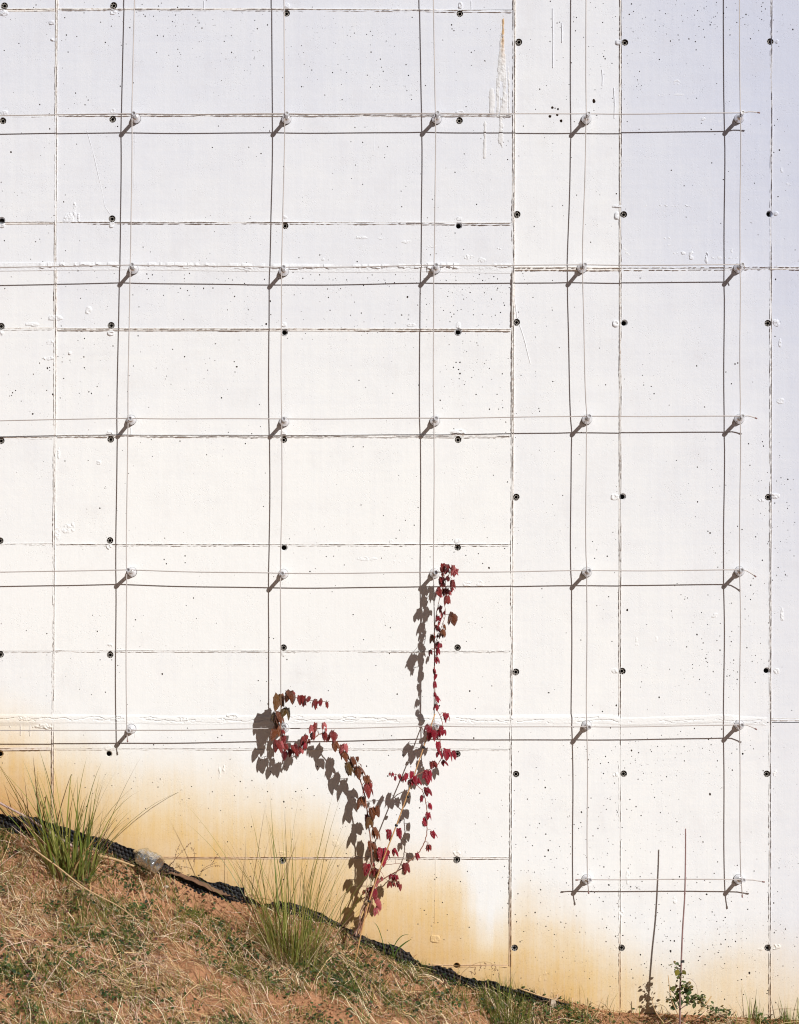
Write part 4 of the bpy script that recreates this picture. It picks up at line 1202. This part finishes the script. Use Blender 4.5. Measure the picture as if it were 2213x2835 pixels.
LEAFV = [leaf_mesh(s) for s in range(10)]
_lm = {}
def leaf_obj(mat, parent, pos, size, rz, rx, ry):
    v = rnd.randrange(10)
    if (mat, v) not in _lm: _lm[(mat, v)] = LEAFV[v].mesh('leaf', M[mat])
    o = link(bpy.data.objects.new('leaf', _lm[(mat, v)]), parent)
    o.location = pos - parent.location
    o.rotation_euler = (rx, ry, rz)
    sx = rnd.uniform(0.85, 1.1)
    o.scale = (size * sx, size * sx, size)
    return o

R3 = (740, 1880, 4.736); R4 = (1130, 1540, 6.824); R5 = (900, 2060, 4.044); RH = (650, 1500, 2.436)
def cv(reg, x, y): return (reg[0] + x / reg[2], reg[1] + y / reg[2])
o_, b_, r_, d_, c_, p_ = 'leaf_olive', 'leaf_bronze', 'leaf_red', 'leaf_dark', 'leaf_crimson', 'leaf_pink'
LEFT_LEAVES = [(R3, x, y, h, m, d) for x, y, h, m, d in [
    (145, 185, 220, o_, .13), (180, 190, 120, b_, .12), (260, 148, 130, b_, .16), (310, 145, 155, b_, .17), (345, 150, 90, r_, .16), (430, 205, 120, r_, .21), (480, 207, 135, r_, .22), (460, 250, 95, p_, .21),
    (638, 260, 115, r_, .27), (710, 250, 100, c_, .29), (780, 300, 75, r_, .31), (210, 290, 80, o_, .12), (255, 362, 165, o_, .14), (95, 425, 160, o_, .13), (140, 420, 175, b_, .12), (125, 575, 140, b_, .13), (95, 655, 155, b_, .14),
    (150, 640, 110, b_, .12), (205, 660, 60, r_, .11), (220, 737, 115, r_, .12), (135, 792, 155, r_, .14), (175, 810, 110, p_, .12), (245, 837, 115, r_, .12), (230, 940, 130, d_, .13), (345, 852, 150, r_, .13), (310, 915, 90, d_, .12), (380, 850, 100, d_, .13),
    (505, 716, 110, r_, .13), (470, 745, 100, r_, .14), (485, 790, 110, c_, .12), (430, 885, 90, r_, .12), (505, 840, 80, r_, .12), (450, 900, 70, p_, .11),
    (630, 565, 135, r_, .13), (590, 600, 110, p_, .14), (610, 690, 105, r_, .12), (585, 700, 80, d_, .12), (740, 565, 100, p_, .13), (770, 640, 60, p_, .13), (760, 682, 125, r_, .12), (730, 700, 80, d_, .12), (870, 670, 145, r_, .12), (850, 700, 90, d_, .11),
    (890, 817, 125, b_, .12), (1015, 840, 125, p_, .12), (985, 860, 110, r_, .11), (1005, 940, 135, b_, .12), (960, 930, 90, b_, .11), (1110, 1012, 135, b_, .12), (1180, 1012, 75, b_, .13), (1045, 1085, 170, o_, .12), (1100, 1090, 70, b_, .11),
    (1190, 1135, 175, b_, .12), (1165, 1140, 120, b_, .11), (1225, 1112, 40, b_, .12), (1250, 1215, 50, b_, .12)]] + [(R5, x, y, h, m, d) for x, y, h, m, d in [
    (450, 350, 125, b_, .12), (485, 350, 80, b_, .12), (470, 425, 160, r_, .13), (505, 420, 70, r_, .12), (410, 580, 130, b_, .11), (525, 700, 135, b_, .12), (470, 780, 110, d_, .11), (505, 810, 125, o_, .12),
    (550, 925, 150, b_, .12), (500, 1085, 90, b_, .12), (535, 1090, 130, b_, .11), (590, 1160, 150, b_, .13), (640, 1158, 205, c_, .14), (665, 1170, 120, c_, .14), (540, 1325, 60, r_, .13), (475, 1332, 140, c_, .14), (450, 1330, 90, r_, .13), (545, 1385, 120, r_, .15), (580, 1390, 90, r_, .15), (505, 1400, 70, r_, .13),
    (520, 1592, 130, d_, .17), (555, 1610, 130, c_, .17), (490, 1600, 90, r_, .16), (595, 1490, 75, p_, .16), (560, 1545, 60, p_, .16), (578, 1728, 130, p_, .16), (572, 1830, 85, p_, .16)]]
RIGHT_LEAVES = [(R4, x, y, h, m, d) for x, y, h, m, d in [
    (655, 125, 150, r_, .14), (630, 200, 110, p_, .13), (690, 240, 90, p_, .14), (860, 158, 190, p_, .17), (880, 260, 120, p_, .18), (745, 215, 130, d_, .14), (650, 300, 90, p_, .13), (640, 380, 180, d_, .14), (620, 410, 110, r_, .15), (660, 500, 80, p_, .13), (760, 370, 110, d_, .15), (845, 440, 190, r_, .20),
    (815, 500, 110, p_, .19), (830, 570, 100, p_, .18), (570, 575, 170, r_, .16), (545, 640, 130, r_, .17), (600, 700, 90, p_, .15), (745, 735, 185, r_, .18), (735, 790, 120, p_, .19), (735, 600, 140, c_, .16), (785, 640, 110, p_, .16), (665, 600, 140, d_, .14), (625, 930, 130, c_, .14), (600, 1000, 90, r_, .14), (640, 1070, 110, p_, .14), (690, 1030, 80, d_, .14), (570, 1120, 120, c_, .13), (610, 1160, 80, c_, .13), (595, 1230, 100, p_, .13), (550, 1310, 130, d_, .13), (680, 1285, 100, b_, .16),
    (665, 1370, 175, b_, .17), (630, 1400, 130, b_, .16), (460, 1470, 160, b_, .15), (500, 1500, 90, r_, .14), (555, 1480, 80, d_, .13), (840, 1055, 215, b_, .30), (870, 1075, 200, b_, .31), (570, 1605, 145, c_, .12), (415, 1762, 120, d_, .14), (450, 1770, 60, r_, .13), (565, 1720, 150, c_, .12), (535, 1890, 140, c_, .12), (490, 2120, 100, c_, .12)]]
RIGHT_LEAVES += [(RH, x, y, h, m, d) for x, y, h, m, d in [
    (1358, 775, 50, c_, .12), (1344, 850, 45, c_, .12), (1358, 890, 42, c_, .12), (1350, 940, 48, c_, .12), (1347, 1015, 35, c_, .12), (1362, 1040, 45, c_, .12), (1364, 1090, 48, c_, .12), (1412, 1150, 65, c_, .14), (1428, 1155, 45, c_, .14),
    (1303, 1228, 62, c_, .14), (1322, 1245, 45, c_, .14), (1342, 1265, 75, c_, .14), (1362, 1270, 55, d_, .14), (1395, 1242, 65, c_, .14), (1415, 1265, 45, c_, .14), (1372, 1345, 65, c_, .14), (1378, 1405, 65, c_, .14), (1432, 1395, 78, c_, .16), (1402, 1470, 50, c_, .15), (1325, 1478, 50, r_, .15), (1345, 1475, 45, r_, .15), (1305, 1537, 85, c_, .16), (1290, 1540, 60, c_, .16)]]
RIGHT_LEAVES += [(R5, x, y, h, m, d) for x, y, h, m, d in [
    (975, 300, 90, c_, .17), (915, 318, 110, c_, .18), (1000, 350, 110, c_, .17), (1035, 378, 85, c_, .17), (890, 360, 75, d_, .18), (945, 400, 60, d_, .17), (985, 385, 70, c_, .16), (835, 336, 55, c_, .20), (790, 355, 55, c_, .21), (760, 320, 45, c_, .22), (725, 320, 38, p_, .23),
    (1140, 480, 95, c_, .17), (1090, 570, 70, c_, .16), (1170, 655, 75, c_, .17), (1155, 762, 80, c_, .17), (1110, 818, 88, c_, .17), (1200, 970, 85, c_, .18), (1155, 1122, 75, r_, .18), (1175, 1125, 65, r_, .18), (1030, 1215, 80, c_, .18), (905, 1325, 120, r_, .19), (880, 1340, 90, r_, .19), (770, 1458, 80, c_, .19), (800, 1465, 60, c_, .19), (735, 1532, 85, r_, .19), (770, 1545, 60, r_, .19), (815, 1532, 65, d_, .19), (840, 1565, 75, r_, .20),
    (770, 1160, 105, c_, .18), (725, 950, 110, c_, .18), (825, 935, 120, c_, .18)]]

def dline(reg, pts): return [P(*cv(reg, a, b), d) for a, b, d in pts]
def base_pt(sx, sy, u):
    p = P(sx, sy, u); p.z = float(ground_z(p.x, -u)) - 0.02
    return p
def vine(label, base, stems, leaves, group):
    root = thing('creeper_vine', label, 'vine', base, group)
    mb = MB(); allp = []
    for (pts, r0, r1) in stems:
        sp = smooth_line(pts, 7)
        sp = [p + Vector((rnd.uniform(-1, 1), rnd.uniform(-1, 1), rnd.uniform(-1, 1))) * 0.0016 for p in sp]
        n = len(sp)
        mb.tube([p - base for p in sp], [r0 + (r1 - r0) * i / (n - 1) for i in range(n)], 6)
        allp += sp
    pm = MB()
    for (reg, x, y, h, m, d) in leaves:
        top = P(*cv(reg, x, y + h * 0.10), d + rnd.uniform(-0.015, 0.015))
        size = h / reg[2] / PX * 1.2
        near = min(allp, key=lambda q: (q - top).length_squared)
        midp = (near + top) / 2 + Vector((0, -0.012, 0.010))
        if (near - top).length < 0.11:
            pm.tube([p - base for p in smooth_line([near, midp, top], 4)], 0.0011, 5)
        if h / reg[2] > 17 and rnd.random() < 0.28:
            extra = top + Vector((rnd.uniform(-0.5, 0.5) * size, rnd.uniform(-0.02, 0.03), rnd.uniform(-0.45, 0.25) * size))
            leaf_obj(m, root, extra, size * rnd.uniform(0.6, 0.85), rnd.uniform(-1.1, 1.1), rnd.uniform(-0.4, 0.3), rnd.uniform(-0.4, 0.4))
        leaf_obj(m, root, top, size, rnd.uniform(-0.8, 0.8), rnd.uniform(-0.30, 0.20), rnd.uniform(-0.28, 0.28))
    mb.build('stem', M['stem'], root)
    pm.build('petioles', M['stem'], root)['kind'] = 'stuff'
    return root
vb = base_pt(985, 2600, 0.22)
vine('creeping vine with bronze and dark red leaves arching left off the cane', vb, [
    (dline(R5, [(350, 2140, .24), (480, 1780, .20), (560, 1540, .16), (525, 1300, .13), (515, 1080, .12), (490, 920, .115), (460, 650, .11), (440, 550, .11), (385, 380, .11), (300, 220, .11)]) +
     dline(R3, [(1130, 1130, .11), (1000, 950, .11), (880, 790, .11), (770, 725, .115), (690, 720, .12), (620, 770, .12), (480, 850, .12), (350, 925, .12), (240, 925, .12), (185, 850, .115), (176, 700, .11), (180, 480, .11), (188, 300, .115), (215, 232, .13), (360, 240, .17), (500, 270, .22), (620, 288, .27), (740, 295, .30), (815, 300, .32)]), 0.0042, 0.0013)],
    LEFT_LEAVES, 'creeping vines on the cane')
vb2 = base_pt(1000, 2605, 0.20)
vine('creeping vine with crimson leaves climbing to the middle wire rope', vb2, [
    (dline(R5, [(380, 2130, .22), (500, 1770, .19), (590, 1560, .17), (850, 1400, .18), (950, 1310, .18), (1060, 1200, .18), (1130, 1050, .175), (1145, 900, .17), (1135, 690, .165), (1100, 540, .16), (1040, 470, .16), (960, 400, .17), (830, 350, .20), (720, 325, .23)]), 0.0036, 0.0014),
    (dline(R5, [(590, 1560, .17), (640, 1380, .17), (740, 1345, .18), (860, 1335, .18)]), 0.0018, 0.0012),
    (dline(R5, [(620, 1420, .17), (690, 1520, .18), (740, 1545, .19)]), 0.0012, 0.001),
    (dline(R5, [(960, 410, .165), (1060, 330, .16), (1200, 270, .155), (1290, 190, .15), (1305, 80, .14)]) +
     dline(RH, [(1385, 1330, .14), (1400, 1210, .135), (1362, 1120, .12), (1350, 1000, .115), (1350, 800, .115), (1352, 690, .12), (1400, 560, .14), (1422, 480, .15), (1410, 390, .15), (1422, 290, .15), (1400, 190, .14)]), 0.0026, 0.0014),
    (dline(RH, [(1350, 800, .115), (1349, 600, .12), (1370, 440, .13), (1400, 330, .14), (1440, 230, .16), (1475, 180, .17)]), 0.0022, 0.0012),
    (dline(RH, [(1420, 490, .15), (1440, 490, .23), (1455, 485, .30)]), 0.0014, 0.0011)],
    RIGHT_LEAVES, 'creeping vines on the cane')
# a tangle of thin bare runners round the foot of the cane
tb = base_pt(975, 2600, 0.23)
tg = thing('vine_runners', 'tangle of thin bare brown vine runners at the foot of the cane', 'vine', tb)
for i in range(9):
    x1, y1 = rnd.choice([(560, 1540), (500, 1620), (590, 1400), (470, 1560), (530, 1320), (620, 1480)])
    pp = [P(*cv(R5, 330 + rnd.uniform(-40, 60), 2150), .25)]
    for k in range(1, 5):
        t = k / 4
        pp.append(P(*cv(R5, 345 + (x1 - 345) * t + rnd.uniform(-45, 45) * (1 - t * 0.5), 2140 + (y1 - 2140) * t), .25 - .08 * t + rnd.uniform(-.03, .03)))
    tm = MB(); tm.tube([p - tb for p in smooth_line(pp, 5)], rnd.uniform(0.0011, 0.0022), 5)
    tm.build('runner', M[rnd.choice(['stem', 'stem_pale', 'dead'])], tg)
# the cane
cm = MB()
cp = [base_pt(978, 2602, 0.27)] + dline(R5, [(470, 1850, .24), (640, 1330, .20), (800, 910, .185), (950, 490, .165), (1050, 200, .14), (1110, 20, .125)]) + dline(RH, [(1352, 1160, .112)])
b0 = cp[0].copy()
cane = thing('support_cane', 'slender orange-brown cane leaning up to the middle wire rope', 'cane', b0)
cp = smooth_line(cp, 5)
cm.tube([p - b0 for p in cp], [0.0040 - 0.0010 * i / (len(cp) - 1) for i in range(len(cp))], 8)
cm.build('shaft', M['cane'], cane)
for (x, y, d) in ((800, 910, .185), (930, 590, .168), (495, 1760, .232), (1105, 35, .126)):
    q = P(*cv(R5, x, y), d) - b0
    tm = MB(); dv = Vector((0.35, 0.05, 0.93)).normalized()
    tm.tube([q - dv * 0.006, q + dv * 0.006], 0.0085, 8); tm.build('tie', M['rubber'], cane)

# ------------------------------------------------------------------ dark upright stem at right, leafy weed round its foot
RJ = (1473, 2100, 2.304)
sp = [P(*cv(RJ, x, y), d) for x, y, d in [(980, 447, .175), (980, 600, .18), (975, 870, .19), (961, 1100, .20), (951, 1350, .21), (945, 1500, .215)]] + [base_pt(1883, 2800, 0.22)]
b0 = sp[-1].copy()
st = thing('bare_twig', 'thin dark bare stem standing upright before the wall at right', 'stem', b0)
mb = MB(); sp = smooth_line(sp, 6)
mb.tube([p - b0 for p in sp], [0.0034 + 0.0020 * i / (len(sp) - 1) for i in range(len(sp))], 7)
mb.build('shaft', M['dark_stem'], st)
for (x, y, d, r) in ((980, 480, .176, .004), (980, 675, .183, .0045), (975, 862, .19, .006)):
    kb = MB(); q = P(*cv(RJ, x, y), d) - b0; kb.tube([q - Vector((0, 0, .006)), q, q + Vector((0.002, 0, .006))], [r * .5, r, r * .4], 7); kb.build('bud', M['dark_stem'], st)
kb = MB(); kb.smooth = False; q = P(*cv(RJ, 958, 1295), .208) - b0; box(kb, q.x - .006, q.x + .012, q.y - .006, q.y + .006, q.z - .006, q.z + .007); kb.build('plant_clip', M['rubber'], st)

def bush():
    b0 = base_pt(1890, 2805, 0.20)
    root = thing('leafy_weed', 'small leafy weed with green and yellowish leaves round the dark stem', 'weed', b0)
    stems = [[(945, 1600, .2), (940, 1480, .2), (945, 1380, .2), (915, 1310, .2)], [(945, 1600, .2), (980, 1500, .22), (985, 1440, .23), (1010, 1460, .24)],
             [(945, 1600, .2), (915, 1520, .18), (890, 1460, .17)], [(945, 1600, .2), (1050, 1540, .2), (1110, 1570, .19), (1180, 1590, .17), (1250, 1620, .15)],
             [(945, 1600, .2), (1010, 1550, .22), (1060, 1520, .23), (1085, 1540, .23)], [(940, 1590, .2), (900, 1560, .24), (880, 1530, .26)]]
    mb = MB(); pts = []
    for s in stems:
        l = smooth_line([P(*cv(RJ, x, y), d) for x, y, d in s], 6)
        mb.tube([p - b0 for p in l], 0.0014, 5); pts += l[4:]
    mb.build('stem', M['dark_stem'], root)
    w = MB()
    tend = smooth_line([P(*cv(RJ, x, y), d) - b0 for x, y, d in [(985, 1400, .23), (1020, 1410, .22), (1050, 1450, .2), (1055, 1520, .19), (1030, 1560, .2)]], 6)
    w.tube(tend, 0.0008, 4); w.build('tendril', M['dark_stem'], root)
    arr = []
    for p in pts:
        for k in range(4):
            arr.append(p - b0 + Vector((rnd.gauss(0, .012), rnd.gauss(0, .015), rnd.gauss(0, .010))))
    pal = np.array([(0.10, 0.14, 0.03), (0.17, 0.17, 0.04), (0.07, 0.10, 0.03), (0.24, 0.16, 0.05)])
    o = link(bpy.data.objects.new('small_leaves', leaflets('small_leaves', '', np.array(arr), 0.019, pal, [3, 2, 3, 1], 0.8)), root); o['kind'] = 'stuff'
    big = [(935, 1345, .030, (0.26, 0.22, 0.03)), (960, 1350, .024, (0.15, 0.13, 0.02)), (985, 1450, .036, (0.075, 0.13, 0.05)), (960, 1440, .028, (0.06, 0.10, 0.03)), (910, 1450, .028, (0.13, 0.14, 0.03)), (930, 1495, .028, (0.10, 0.12, 0.03)), (900, 1530, .026, (0.07, 0.11, 0.03)), (990, 1510, .028, (0.08, 0.12, 0.03)), (1015, 1480, .022, (0.05, 0.10, 0.03)), (960, 1540, .030, (0.06, 0.09, 0.03)), (920, 1570, .028, (0.05, 0.08, 0.03)), (1040, 1560, .024, (0.09, 0.11, 0.03))]
    for (x, y, s, c) in big:
        q = P(*cv(RJ, x, y), .215 + rnd.uniform(-.02, .03)) - b0
        lm = MB(); a = rnd.uniform(-2.4, -0.7); dn = Vector((math.cos(a), -0.25, math.sin(a))).normalized(); bn = dn.cross(Vector((rnd.uniform(-.4, .4), -1, .35))).normalized(); nn = dn.cross(bn)
        vs = []
        for (t, wd) in ((0, .04), (.2, .36), (.45, .46), (.75, .30), (1, .02)):
            cc = q + dn * t * s * 1.3 + nn * (0.2 * t * t * s)
            vs += [cc - bn * wd * s + nn * wd * s * .2, cc, cc + bn * wd * s + nn * wd * s * .2]
        lm.add(vs, [(j * 3 + k, j * 3 + k + 1, j * 3 + k + 4, j * 3 + k + 3) for j in range(4) for k in range(2)], c)
        lm.build('leaf', M['weed'], root)
bush()

# ------------------------------------------------------------------ dead weeds with seed heads
def seed_weed(label, base, stems, seeds, mat, r=0.0016, seed_r=0.0042, name='dead_weed'):
    root = thing(name, label, 'weed', base)
    mb = MB()
    lines = []
    for s in stems:
        l = smooth_line(s, 6); lines.append(l)
        mb.tube([p - base for p in l], [r * (1 - 0.5 * i / (len(l) - 1)) for i in range(len(l))], 5)
    mb.build('stem', M[mat], root)
    sm = MB()
    for l, (cnt, f0) in zip(lines, seeds):
        for k in range(cnt):
            t = f0 + (1 - f0) * rnd.random()
            p = l[min(len(l) - 1, int(t * (len(l) - 1)))] + Vector((rnd.gauss(0, 1), rnd.gauss(0, 1), rnd.gauss(0, 1))) * 0.004 - base
            d = Vector((rnd.gauss(0, 1), rnd.gauss(0, 1), rnd.gauss(0, 1))).normalized() * seed_r
            sm.tube([p - d, p, p + d], [seed_r * .2, seed_r * .55, seed_r * .15], 5)
    if sm.v:
        o = sm.build('seed_heads', M['dead'], root); o['kind'] = 'stuff'
    return root
R6 = (340, 2320, 4.06)
def L6(pts): return [P(*cv(R6, x, y), d) for x, y, d in pts]
seed_weed('dead brown weed with seed spikes beside the plastic bottle', P(*cv(R6, 420, 390), .12), [
    L6([(420, 390, .12), (500, 330, .13), (580, 250, .14), (605, 150, .14), (650, 60, .14)]), L6([(580, 250, .14), (660, 160, .15), (720, 100, .15), (765, 48, .15)]),
    L6([(800, 330, .12), (810, 200, .12), (795, 140, .13), (760, 105, .13)]), L6([(410, 392, .12), (540, 355, .15), (640, 325, .16), (720, 330, .16), (780, 345, .15)]),
    L6([(875, 380, .12), (930, 330, .13), (1000, 290, .13), (1045, 220, .13), (1080, 172, .13)]), L6([(880, 382, .12), (960, 335, .14), (1050, 310, .15), (1100, 315, .15)]), L6([(1000, 300, .13), (1060, 272, .13)])],
    [(20, .3), (18, .3), (22, .2), (14, .2), (8, .6), (6, .5), (4, .3)], 'dead', 0.0013, 0.0032)
R8 = (1200, 2600, 3.045)
def L8(pts): return [P(*cv(R8, x, y), d) for x, y, d in pts]
main = [(222, 390, .13), (235, 300, .14), (310, 230, .16), (390, 197, .17), (470, 195, .18), (520, 225, .18), (545, 270, .18), (552, 335, .18)]
br = [[(345, 215, .16), (350, 260, .16), (345, 300, .16)], [(395, 197, .17), (398, 235, .17), (390, 265, .17)], [(430, 195, .17), (442, 220, .17), (430, 255, .17)], [(485, 198, .18), (492, 225, .18), (488, 245, .18)], [(505, 212, .18), (525, 245, .18), (512, 285, .18)], [(300, 270, .15), (330, 280, .15), (352, 305, .15)]]
seed_weed('tan dead weed arching over the black sheet with drooping seed heads', P(*cv(R8, 222, 390), .13), [L8(main)] + [L8(b) for b in br], [(10, .7), (9, .3), (9, .3), (9, .3), (7, .3), (10, .3), (8, .2)], 'tan', 0.0016, 0.0036)
# red-stemmed weeds on the bank
for i, (sx, sy, u, hgt, lab) in enumerate([(298, 2330, 0.20, 0.19, 'thin red-stemmed weed just right of the tall left grass clump'), (373, 2415, 0.22, 0.13, 'thin red-stemmed weed just left of the plastic bottle'), (92, 2455, 0.42, 0.09, 'pinkish stalk poking from the straw below the left cane')]):
    b = base_pt(sx, sy, u); b.z += 0.02
    l = [b, b + Vector((0.004, 0, hgt * .5)), b + Vector((0.0, -0.01, hgt))]
    l2 = [b + Vector((0.003, 0, hgt * .6)), b + Vector((0.03, 0, hgt * .75))]
    seed_weed(lab, b, [l, l2], [(6, .5), (2, .6)], 'leaf_red', 0.0016, 0.003, 'red_weed')

# broad grass shoots beside the cane foot
def shoot():
    b = base_pt(1090, 2660, 0.10)
    root = thing('grass_shoot', 'broad bright green grass shoot against the stain right of the cane foot', 'grass', b)
    for pts, w in (([(1066, 2640, .10), (1058, 2600, .11), (1046, 2566, .12), (1034, 2552, .13)], .0042), ([(1090, 2655, .10), (1101, 2630, .12), (1120, 2612, .13), (1141, 2599, .14)], .0085),
                   ([(1085, 2650, .1), (1094, 2615, .12), (1112, 2592, .13), (1134, 2586, .14)], .0050), ([(1092, 2655, .1), (1086, 2625, .11), (1074, 2606, .12)], .006)):
        l = smooth_line([P(*p) for p in pts], 6); n = len(l)
        mb = MB(); vs = []
        for i, p in enumerate(l):
            t = i / (n - 1); tan = (l[min(i + 1, n - 1)] - l[max(0, i - 1)]).normalized()
            s = tan.cross(Vector((0.2, -1, 0.3))).normalized() * w * 0.5 * (math.sin(math.pi * min(1, 0.12 + t * 0.88)) ** 0.7)
            vs += [p - s - b, p + Vector((0, .001, 0)) - b, p + s - b]
        mb.add(vs, [(j * 3 + k, j * 3 + k + 1, j * 3 + k + 4, j * 3 + k + 3) for j in range(n - 1) for k in range(2)], (0.10, 0.17, 0.035))
        mb.build('blade', M['blade'], root)
shoot()

# ------------------------------------------------------------------ litter: cane at left, bottle, cardboard, stones
mb = MB()
pts = [P(-420, 1985, .09), P(-150, 2137, .10), P(0, 2223, .11), P(75, 2263, .115), P(143, 2307, .12), P(205, 2345, .12)]
l = smooth_line(pts, 5)
mb.tube(l, [0.0066] * len(l), 9)
tag(mb.build('fallen_cane', M['purple_cane']), 'pale purplish cane slanting down to the tall left grass clump', 'cane')
def stalk(name, pts, r, mat, label, cat='stalk'):
    l = smooth_line([P(*p) for p in pts], 5)
    for p in l: p.z = max(p.z, float(ground_z(p.x, p.y)) + 0.012)
    mb = MB(); mb.tube(l, [r * (1 - 0.4 * i / (len(l) - 1)) for i in range(len(l))], 6)
    return tag(mb.build(name, M[mat]), label, cat)
stalk('dry_stalk', [(82, 2343, .42), (160, 2400, .48), (240, 2462, .52), (330, 2510, .55), (400, 2565, .60)], 0.005, 'tan', 'long tan stalk lying downhill from the tall left grass clump')
stalk('dry_stalk', [(20, 2240, .2), (90, 2300, .3), (130, 2340, .4)], 0.003, 'tan', 'thin tan stalk lying under the purplish cane')
stalk('dry_stalk', [(268, 2368, .16), (320, 2380, .18), (372, 2398, .2)], 0.009, 'tan', 'flat pale stalk lying left of the plastic bottle')
stalk('dry_stalk', [(1440, 2738, .10), (1500, 2758, .10), (1545, 2770, .10)], 0.005, 'tan', 'pale stalk lying along the last end of the black sheet')
stalk('dry_stalk', [(1935, 2800, .2), (1955, 2780, .2), (1970, 2758, .15)], 0.005, 'tan', 'pale broken stalk leaning at the wall foot beside the leafy weed')
stalk('dry_stalk', [(1878, 2810, .3), (1858, 2760, .26), (1850, 2700, .24)], 0.0035, 'tan', 'tan stalk standing just left of the leafy weed')
stalk('dry_stalk', [(1838, 2832, .3), (1815, 2800, .24), (1803, 2760, .2)], 0.003, 'tan', 'tan stalk curving up before the weed shadow')

def bottle():
    c = P(412, 2380, 0.13)
    gz_ = float(ground_z(c.x, c.y))
    root = thing('plastic_bottle', 'crumpled clear plastic bottle lying against the black sheet', 'bottle', c)
    def turned(prof, mat, name, crumple=0.0):
        N = 36; vs = []
        for i, (r, s) in enumerate(prof):
            for k in range(N):
                w = 2 * math.pi * k / N
                cr = 1 + crumple * (float(fbm(math.cos(w) * 2.2 + 5, math.sin(w) * 2.2 + s * 30, 61, 3)) - 0.5) * 2 * (1 if 0 < i < len(prof) - 1 else 0.3)
                vs.append(Vector((s, r * cr * math.cos(w), r * cr * math.sin(w))))
        fs = [(i * N + k, i * N + (k + 1) % N, (i + 1) * N + (k + 1) % N, (i + 1) * N + k) for i in range(len(prof) - 1) for k in range(N)]
        m = MB(); m.add(vs, fs)
        return m.build(name, M[mat], root)
    prof = [(0.012, 0.068), (0.030, 0.073), (0.042, 0.078), (0.049, 0.070), (0.051, 0.058)]
    for i in range(14):
        s = 0.05 - i * 0.0075; prof.append((0.051 - (0.003 if i % 3 == 0 else 0), s))
    prof += [(0.047, -0.056), (0.038, -0.072), (0.026, -0.086), (0.016, -0.096), (0.0135, -0.102), (0.0135, -0.112)]
    turned(prof, 'bottle', 'body', 0.24)
    root.rotation_euler = (0.4, math.radians(20), math.radians(-38))
    root.location.z = max(root.location.z, gz_ + 0.040)
bottle()

def cardboard():
    line = [(450, 2420, .06), (475, 2418, .07), (505, 2428, .075), (550, 2446, .08), (590, 2466, .07), (625, 2478, .06)]
    inner = [(440, 2416, .03), (475, 2412, .035), (510, 2421, .04), (555, 2438, .045), (605, 2462, .045), (655, 2483, .045)]
    A = smooth_line([P(*p) for p in line], 6); B = smooth_line([P(*p) for p in inner], 6)
    vs = []; fs = []
    for i, (a, b) in enumerate(zip(A, B)):
        wv = Vector((0, 0, 0.0025 * math.sin(i * 1.3)))
        for q in (a + wv, b + wv): vs += [q, q - Vector((0, 0, 0.004))]
    for i in range(len(A) - 1):
        o = i * 4
        fs += [(o, o + 4, o + 6, o + 2), (o + 1, o + 3, o + 7, o + 5), (o, o + 1, o + 5, o + 4), (o + 2, o + 6, o + 7, o + 3)]
    fs += [(0, 2, 3, 1), (len(vs) - 4, len(vs) - 3, len(vs) - 1, len(vs) - 2)]
    m = MB(); m.smooth = False; m.add(vs, fs)
    tag(m.build('cardboard_scrap', M['card']), 'torn brown cardboard scrap jutting out over the bare earth', 'cardboard')
cardboard()

def stone(label, sx, sy, u, r, sq=(1, .8, .7), mat='stone'):
    c = P(sx, sy, u); c.z = max(c.z, float(ground_z(c.x, c.y)) + r * 0.3)
    vs = []; fs = []; N = 6; Mm = 4
    for i in range(Mm + 1):
        th = math.pi * i / Mm
        for k in range(N):
            ph = 2 * math.pi * k / N
            q = Vector((math.sin(th) * math.cos(ph), math.sin(th) * math.sin(ph), math.cos(th)))
            s = r * (0.55 + 0.9 * float(noise2(q.x * 1.7 + sx, q.y * 1.7 + q.z * 2.1, 5)))
            vs.append((c.x + q.x * s * sq[0], c.y + q.y * s * sq[1], c.z + q.z * s * sq[2]))
    for i in range(Mm):
        for k in range(N): fs.append((i * N + k, (i + 1) * N + k, (i + 1) * N + (k + 1) % N, i * N + (k + 1) % N))
    m = MB(); m.smooth = False; m.add(vs, fs)
    tag(m.build('stone', M[mat]), label, 'stone')
stone('pale stone block at the foot of the wall below the end of the black sheet', 1532, 2778, 0.09, 0.022, (1, .7, 1.3))
stone('small grey stone half buried in the bare earth', 461, 2455, 0.16, 0.012)

# clods and pebbles on the bare earth
def clods():
    p = scatter(1800, lambda x, u: np.clip(bare(x, u), 0.03, 1))
    V = []; F = []
    oct_ = np.array([(1, 0, 0), (-1, 0, 0), (0, 1, 0), (0, -1, 0), (0, 0, 1), (0, 0, -1)], float)
    of = np.array([(0, 2, 4), (2, 1, 4), (1, 3, 4), (3, 0, 4), (2, 0, 5), (1, 2, 5), (3, 1, 5), (0, 3, 5)])
    for i, (x, u) in enumerate(p):
        r = 0.003 + 0.010 * rnd.random() ** 3
        V.append(oct_ * r * NR.uniform(0.6, 1.3, (6, 1)) + np.array([x, -u, float(ground_z(x, -u)) + r * 0.3])); F.append(of + i * 6)
    o = link(bpy.data.objects.new('soil_clods', np_mesh('soil_clods', np.concatenate(V), np.concatenate(F), M['soil'], smooth=False)))
    tag(o, 'small clods of red earth on the bare patches', 'soil', kind='stuff')
clods()
